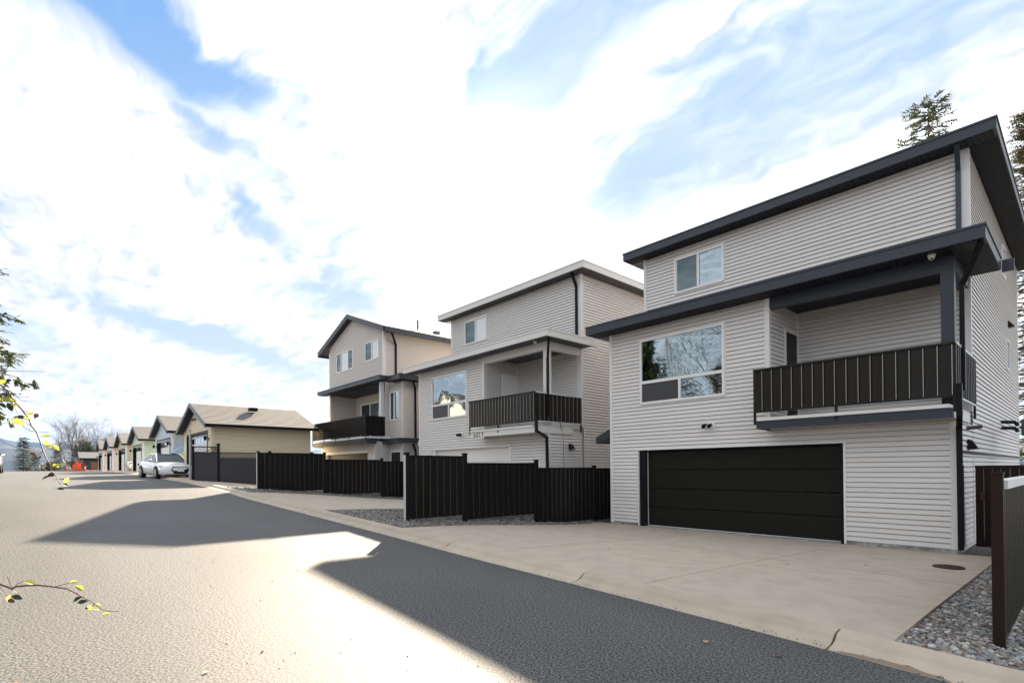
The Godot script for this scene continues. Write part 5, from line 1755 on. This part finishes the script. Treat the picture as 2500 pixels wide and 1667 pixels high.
# ---------------------------------------------------------------- gravel
func stone_mesh(seed_: int) -> ArrayMesh:
	var r := RandomNumberGenerator.new()
	r.seed = seed_
	var b := MB.new()
	var off := {}
	var seg := 6
	var rings := 4
	var P := func(i: int, j: int) -> Vector3:
		i = i % seg
		if j == 0 or j == rings:
			i = 0
		var k := i * 10 + j
		if not off.has(k):
			off[k] = r.randf_range(0.78, 1.12)
		var t := PI * j / rings
		var f := TAU * i / seg
		return Vector3(sin(t) * cos(f), cos(t), sin(t) * sin(f)) * off[k]
	for j in rings:
		for i in seg:
			var p: Array = [P.call(i, j), P.call(i + 1, j), P.call(i + 1, j + 1), P.call(i, j + 1)]
			if j > 0:
				b.tri(p[0], p[1], p[2], p[0].normalized(), p[1].normalized(), p[2].normalized())
			if j < rings - 1:
				b.tri(p[0], p[2], p[3], p[0].normalized(), p[2].normalized(), p[3].normalized())
	return b.mesh()

func scatter(label: String, n: int, seed_: int, pick: Callable, s0: float, s1: float, tone := 0.8) -> void:
	var r := RandomNumberGenerator.new()
	r.seed = seed_
	var tones := [Color(0.40, 0.37, 0.33), Color(0.26, 0.25, 0.24), Color(0.16, 0.16, 0.165), Color(0.52, 0.50, 0.46), Color(0.33, 0.27, 0.20), Color(0.28, 0.30, 0.33), Color(0.22, 0.14, 0.10), Color(0.62, 0.60, 0.57)]
	for v in 2:
		var mm := MultiMesh.new()
		mm.transform_format = MultiMesh.TRANSFORM_3D
		mm.use_colors = true
		mm.mesh = stone_mesh(seed_ + v)
		mm.instance_count = n / 2
		for i in n / 2:
			var p: Vector3 = pick.call(r)
			var s := r.randf_range(s0, s1) * (1.5 if r.randf() < 0.06 else 1.0)
			var bs := Basis(Vector3.UP, r.randf() * TAU) * Basis(Vector3(r.randf_range(-1, 1), 0, r.randf_range(-1, 1)).normalized(), r.randf_range(-0.5, 0.5)) * Basis.from_scale(Vector3(s * r.randf_range(0.9, 1.4), s * r.randf_range(0.5, 0.8), s * r.randf_range(0.7, 1.0)))
			mm.set_instance_transform(i, Transform3D(bs, p + Vector3(0, r.randf_range(-0.3, 0.6) * s, 0)))
			var c: Color = tones[r.randi() % tones.size()]
			mm.set_instance_color(i, c * r.randf_range(0.75, 1.15) * tone)
		var o := MultiMeshInstance3D.new()
		o.name = numbered(self, "gravel")
		o.multimesh = mm
		o.material_override = M.stone
		add_child(o, true)
		tag(o, label if v == 0 else label.replace("loose", "rounder loose"), "grit" if label.contains("grit") else "gravel")
		o.set_meta("kind", "stuff")

func gravel() -> void:
	scatter("loose grit and small debris washed along the gutter of the lane", 2600, 97, func(r: RandomNumberGenerator) -> Vector3:
		var x := 1.0 - 26.0 * pow(r.randf(), 1.4)
		var z := -5.02 + 0.10 * r.randfn() if r.randf() < 0.6 else r.randf_range(-5.0, -1.0)
		return Vector3(x, lane_y(x) + (0.004 if z > -5.0 else 0.012), clampf(z, -5.14, 0.0)), 0.003, 0.007, 0.45)
	scatter("loose grey and brown pebbles beside the driveway at bottom right", 11000, 91, func(r: RandomNumberGenerator) -> Vector3:
		var z := -5.42 - 7.4 * pow(r.randf(), 1.5)
		var x := r.randf_range(-1.17, -0.40) if z < -6.2 else r.randf_range(-1.20, 0.6)
		return Vector3(x, yard_y(x, z) - 0.06 + 0.03 * smoothstep(-1.0, -0.6, x), z), 0.014, 0.031, 0.72)
	scatter("loose dark gravel along the middle stepped fence", 30000, 93, func(r: RandomNumberGenerator) -> Vector3:
		var z := -5.42 - 7.0 * pow(r.randf(), 1.3)
		var x := r.randf_range(-13.3, -9.4 - 0.6 * clampf((-5.4 - z) / 6.0, 0.0, 1.0))
		return Vector3(x, yard_y(x, z) - 0.05 + 0.06 * smoothstep(0.9, 0.0, absf(x + 10.5)) * smoothstep(-5.4, -6.0, z), z), 0.015, 0.032, 0.5)
	scatter("loose brown gravel along the fence below the gabled house", 22000, 95, func(r: RandomNumberGenerator) -> Vector3:
		var z := -5.42 - 7.0 * pow(r.randf(), 1.3)
		var x := r.randf_range(-23.9, -19.76)
		return Vector3(x, yard_y(x, z) - 0.05 + 0.06 * smoothstep(0.9, 0.0, absf(x + 21.0)) * smoothstep(-5.4, -6.0, z), z), 0.02, 0.04, 0.5)

# ---------------------------------------------------------------- brambles reaching in from the left
func leaf(parent: Node3D, m: Material, o: Vector3, dir: Vector3, nrm: Vector3, len_: float, wid: float) -> void:
	var b := MB.new()
	dir = dir.normalized()
	var side := dir.cross(nrm).normalized()
	nrm = side.cross(dir).normalized()
	var out := [[0.0, 0.0], [0.18, 0.62], [0.42, 1.0], [0.68, 0.78], [0.88, 0.36], [1.0, 0.0]]
	for s in [-1.0, 1.0]:
		for i in out.size() - 1:
			var a: Vector3 = o + dir * len_ * out[i][0] - nrm * len_ * 0.12 * pow(out[i][0], 2)
			var c: Vector3 = o + dir * len_ * out[i + 1][0] - nrm * len_ * 0.12 * pow(out[i + 1][0], 2)
			var a2: Vector3 = a + side * s * wid * 0.5 * out[i][1] + nrm * wid * 0.16 * out[i][1]
			var c2: Vector3 = c + side * s * wid * 0.5 * out[i + 1][1] + nrm * wid * 0.16 * out[i + 1][1]
			b.quad(a, c, c2, a2, nrm)
	obj("leaf", b, m, parent)

func stem(parent: Node3D, pts: Array, r0: float, r1: float, called := "stem") -> void:
	var b := MB.new()
	for i in pts.size() - 1:
		b.tube(pts[i], pts[i + 1], lerpf(r0, r1, float(i) / pts.size()), lerpf(r0, r1, float(i + 1) / pts.size()), 6)
	obj(called, b, M.bramble_stem, parent)

func litter() -> void:
	var spots := [
		[-3.4, -0.35, "leaf_dry", 0.11, "large pale dry leaf lying on the sunlit asphalt", 0.3],
		[-7.9, 0.35, "leaf_red", 0.10, "reddish leaf lying near the tip of the long shadow", 1.2],
		[-2.3, -4.35, "leaf_dry", 0.09, "pale curled leaf in the shade near the kerb", 2.1],
		[-1.75, -4.5, "leaf_red", 0.07, "small rust leaf on the shaded asphalt by the kerb", 0.7],
		[-4.3, -0.9, "leaf_dry", 0.05, "small pale leaf on the sunlit asphalt above the large one", 1.9],
		[-4.9, 0.1, "leaf_red", 0.06, "pinkish brown leaf under the bramble branch", 2.8],
		[-5.9, -3.6, "leaf_red", 0.06, "dark leaf lying in the shade of the nearest roof", 0.1],
	]
	for s in spots:
		var r := thing("fallen_leaf", s[4], "leaf", Vector3(s[0], lane_y(s[0]) + 0.008, s[1]), s[5], "fallen leaves on the lane")
		leaf(r, M[s[2]], Vector3(-s[3] / 2, 0, 0), Vector3(1, 0.05, 0), Vector3.UP, s[3], s[3] * 0.55)
	for s in [[-3.2, -8.6, "brown leaf on the driveway near its middle"], [-5.6, -7.3, "dark twiggy leaf on the driveway's left half"], [-2.4, -9.6, "small dark leaf on the driveway below the garage corner"]]:
		var r := thing("fallen_leaf", s[2], "leaf", Vector3(s[0], yard_y(s[0], s[1]) + 0.008, s[1]), s[0], "fallen leaves on the driveway")
		leaf(r, M.leaf_red, Vector3(-0.035, 0, 0), Vector3(1, 0.1, 0), Vector3.UP, 0.07, 0.035)
	# round drain cover in the driveway's right corner
	var d := thing("drain_cover", "round rusty drain cover in the driveway's right corner", "drain cover", Vector3(-1.55, yard_y(-1.55, -10.6), -10.6))
	var b := MB.new()
	for k in 24:
		var a0 := TAU * k / 24
		var a1 := TAU * (k + 1) / 24
		b.quad(Vector3(cos(a0) * 0.2, 0.008, sin(a0) * 0.2), Vector3(cos(a1) * 0.2, 0.008, sin(a1) * 0.2), Vector3(cos(a1) * 0.165, 0.008, sin(a1) * 0.165), Vector3(cos(a0) * 0.165, 0.008, sin(a0) * 0.165), Vector3.UP)
		b.quad(Vector3(cos(a0) * 0.2, 0.008, sin(a0) * 0.2), Vector3(cos(a1) * 0.2, 0.008, sin(a1) * 0.2), Vector3(cos(a1) * 0.2, -0.02, sin(a1) * 0.2), Vector3(cos(a0) * 0.2, -0.02, sin(a0) * 0.2), Vector3(cos(a0), 0, sin(a0)))
	obj("frame", b, M.iron, d)
	for k in 6:
		var x := -0.14 + k * 0.056
		var hz := sqrt(maxf(0.001, 0.165 * 0.165 - x * x))
		obj("grate_bar", boxed(x - 0.016, x + 0.016, 0.0015, 0.0075, -hz, hz), M.iron, d)
	b = MB.new()
	b.tube(Vector3(0, 0.0005, 0), Vector3(0, 0.001, 0), 0.168, 0.168, 24, true)
	obj("pit", b, M.black, d)

func brambles() -> void:
	var r := RandomNumberGenerator.new()
	r.seed = 7
	var mats := {"g": M.leaf_green, "d": M.leaf_dark, "y": M.leaf_yellow, "r": M.leaf_red}
	# upper branch, hanging down from the left
	var root := thing("bramble_branch", "upper bramble branch with bright green leaves hanging in from the left", "branch", Vector3(-4.6, 0.15, 1.1), 0.0, "bramble branches at the left")
	var P0 := root.position
	var main := [Vector3(-4.6, 0.0, 1.1), Vector3(-4.55, 1.1, 0.95), Vector3(-4.4, 1.9, 0.6), Vector3(-4.2, 2.2, 0.33), Vector3(-4.064, 2.123, 0.179), Vector3(-3.991, 2.041, 0.114), Vector3(-3.959, 1.986, 0.088), Vector3(-3.923, 1.939, 0.056), Vector3(-3.894, 1.895, 0.032), Vector3(-3.874, 1.852, 0.019), Vector3(-3.85, 1.819, 0.0), Vector3(-3.83, 1.773, -0.013), Vector3(-3.811, 1.716, -0.026), Vector3(-3.789, 1.67, -0.042), Vector3(-3.77, 1.645, -0.055), Vector3(-3.76, 1.613, -0.057), Vector3(-3.731, 1.575, -0.08), Vector3(-3.702, 1.534, -0.095)]
	stem(root, loc_of(main, P0), 0.0062, 0.0012)
	for t in [[Vector3(-4.2, 2.2, 0.33), Vector3(-4.035, 2.162, 0.147), Vector3(-3.982, 2.159, 0.088), Vector3(-3.871, 2.155, -0.034)], [Vector3(-4.12, 1.90, 0.24), Vector3(-4.038, 1.874, 0.147), Vector3(-3.997, 1.872, 0.102)], [Vector3(-4.12, 1.82, 0.24), Vector3(-4.039, 1.777, 0.147), Vector3(-3.977, 1.735, 0.078)], [Vector3(-3.991, 2.041, 0.114), Vector3(-3.96, 1.995, 0.06), Vector3(-3.919, 1.99, 0.016)], [Vector3(-3.991, 2.041, 0.114), Vector3(-3.954, 1.852, 0.054), Vector3(-3.928, 1.828, 0.024), Vector3(-3.86, 1.822, -0.05)], [Vector3(-3.811, 1.716, -0.026), Vector3(-3.84, 1.69, 0.0)], [Vector3(-3.76, 1.613, -0.057), Vector3(-3.75, 1.64, -0.085)], [Vector3(-3.923, 1.939, 0.056), Vector3(-3.86, 1.919, 0.025), Vector3(-3.839, 1.91, 0.002)], [Vector3(-3.874, 1.852, 0.019), Vector3(-3.892, 1.885, 0.061)]]:
		stem(root, loc_of(t, P0), 0.0018, 0.0008, "twig")
	var lv := [[-3.944, 1.993, 0.119, 0.085, "g"], [-3.962, 1.965, 0.138, 0.045, "d"], [-3.934, 1.956, 0.107, 0.05, "d"], [-3.914, 1.967, 0.086, 0.036, "g"], [-3.86, 1.919, 0.025, 0.042, "g"], [-3.839, 1.907, 0.002, 0.035, "r"], [-3.892, 1.899, 0.061, 0.04, "d"], [-3.874, 1.891, 0.04, 0.036, "g"], [-3.912, 1.877, 0.081, 0.055, "g"], [-3.893, 1.863, 0.061, 0.032, "g"], [-3.803, 1.799, -0.04, 0.046, "g"], [-3.796, 1.744, -0.049, 0.038, "g"], [-3.771, 1.734, -0.076, 0.042, "g"], [-3.807, 1.763, -0.036, 0.034, "g"], [-3.83, 1.678, -0.011, 0.04, "d"], [-3.853, 1.698, 0.014, 0.034, "r"], [-3.759, 1.638, -0.09, 0.052, "g"], [-3.772, 1.635, -0.076, 0.036, "y"], [-3.811, 1.571, -0.034, 0.045, "d"], [-3.733, 1.556, -0.12, 0.034, "g"], [-3.788, 1.587, -0.059, 0.038, "d"], [-3.754, 1.511, -0.097, 0.03, "d"], [-3.737, 1.533, -0.116, 0.028, "d"], [-3.962, 2.089, 0.14, 0.05, "y"], [-4.02, 2.03, 0.19, 0.07, "g"], [-4.05, 2.1, 0.2, 0.06, "d"]]
	for q in lv:
		var dir := Vector3(r.randf_range(0.0, 0.4), r.randf_range(-0.55, 0.25), r.randf_range(-1.0, 1.0))
		leaf(root, mats[q[4]], Vector3(q[0], q[1], q[2]) - P0 - dir.normalized() * q[3] * 0.5, dir, Vector3(0.6, r.randf_range(0.3, 0.9), r.randf_range(-0.5, 0.5)), q[3], q[3] * 0.66)
	# lower branch, arching over the asphalt
	root = thing("bramble_branch", "lower bramble branch arching over the asphalt at bottom left", "branch", Vector3(-3.6, 0.1, 0.9), 0.0, "bramble branches at the left")
	P0 = root.position
	main = [Vector3(-3.6, 0.0, 0.9), Vector3(-3.5, 0.75, 0.7), Vector3(-3.3, 1.15, 0.38), Vector3(-3.107, 1.16, 0.152), Vector3(-3.065, 1.135, 0.111), Vector3(-3.021, 1.118, 0.075), Vector3(-3.007, 1.128, 0.065), Vector3(-2.97, 1.133, 0.03), Vector3(-2.933, 1.135, -0.005), Vector3(-2.904, 1.132, -0.031), Vector3(-2.87, 1.127, -0.063), Vector3(-2.838, 1.122, -0.092), Vector3(-2.812, 1.107, -0.116), Vector3(-2.788, 1.091, -0.137), Vector3(-2.763, 1.078, -0.158), Vector3(-2.742, 1.064, -0.176), Vector3(-2.725, 1.048, -0.189), Vector3(-2.701, 1.036, -0.209)]
	stem(root, loc_of(main, P0), 0.0055, 0.0010)
	for t in [[Vector3(-3.2, 1.16, 0.25), Vector3(-3.071, 1.12, 0.111), Vector3(-3.056, 1.094, 0.095), Vector3(-3.042, 1.076, 0.079)], [Vector3(-3.038, 1.119, 0.076), Vector3(-3.052, 1.167, 0.091)], [Vector3(-3.021, 1.118, 0.075), Vector3(-3.019, 1.139, 0.055), Vector3(-2.997, 1.15, 0.03)], [Vector3(-2.887, 1.127, -0.05), Vector3(-2.863, 1.14, -0.10)], [Vector3(-2.742, 1.064, -0.176), Vector3(-2.78, 1.045, -0.17)], [Vector3(-2.701, 1.036, -0.209), Vector3(-2.66, 1.036, -0.245)]]:
		stem(root, loc_of(t, P0), 0.0016, 0.0008, "twig")
	for q in [[-2.96, 1.145, 0.02, 0.05, "g"], [-2.824, 1.122, -0.132, 0.036, "g"], [-2.831, 1.075, -0.125, 0.038, "d"], [-2.815, 1.064, -0.142, 0.036, "d"], [-2.795, 1.039, -0.165, 0.028, "g"], [-2.781, 1.035, -0.181, 0.04, "y"], [-2.802, 1.04, -0.157, 0.02, "d"], [-2.753, 1.013, -0.212, 0.03, "g"], [-3.014, 1.07, 0.078, 0.028, "r"], [-3.022, 1.081, 0.086, 0.028, "g"], [-2.997, 1.084, 0.06, 0.04, "d"], [-3.003, 1.106, 0.066, 0.024, "g"], [-2.773, 1.051, -0.189, 0.02, "g"], [-2.84, 1.147, -0.114, 0.026, "y"]]:
		var dir := Vector3(r.randf_range(0.0, 0.4), r.randf_range(-0.5, 0.35), r.randf_range(-1.0, 0.6))
		leaf(root, mats[q[4]], Vector3(q[0], q[1], q[2]) - P0 - dir.normalized() * q[3] * 0.5, dir, Vector3(0.6, r.randf_range(0.3, 0.9), r.randf_range(-0.5, 0.5)), q[3], q[3] * 0.62)

func loc_of(a: Array, p: Vector3) -> Array:
	var o := []
	for v in a:
		o.append(v - p)
	return o
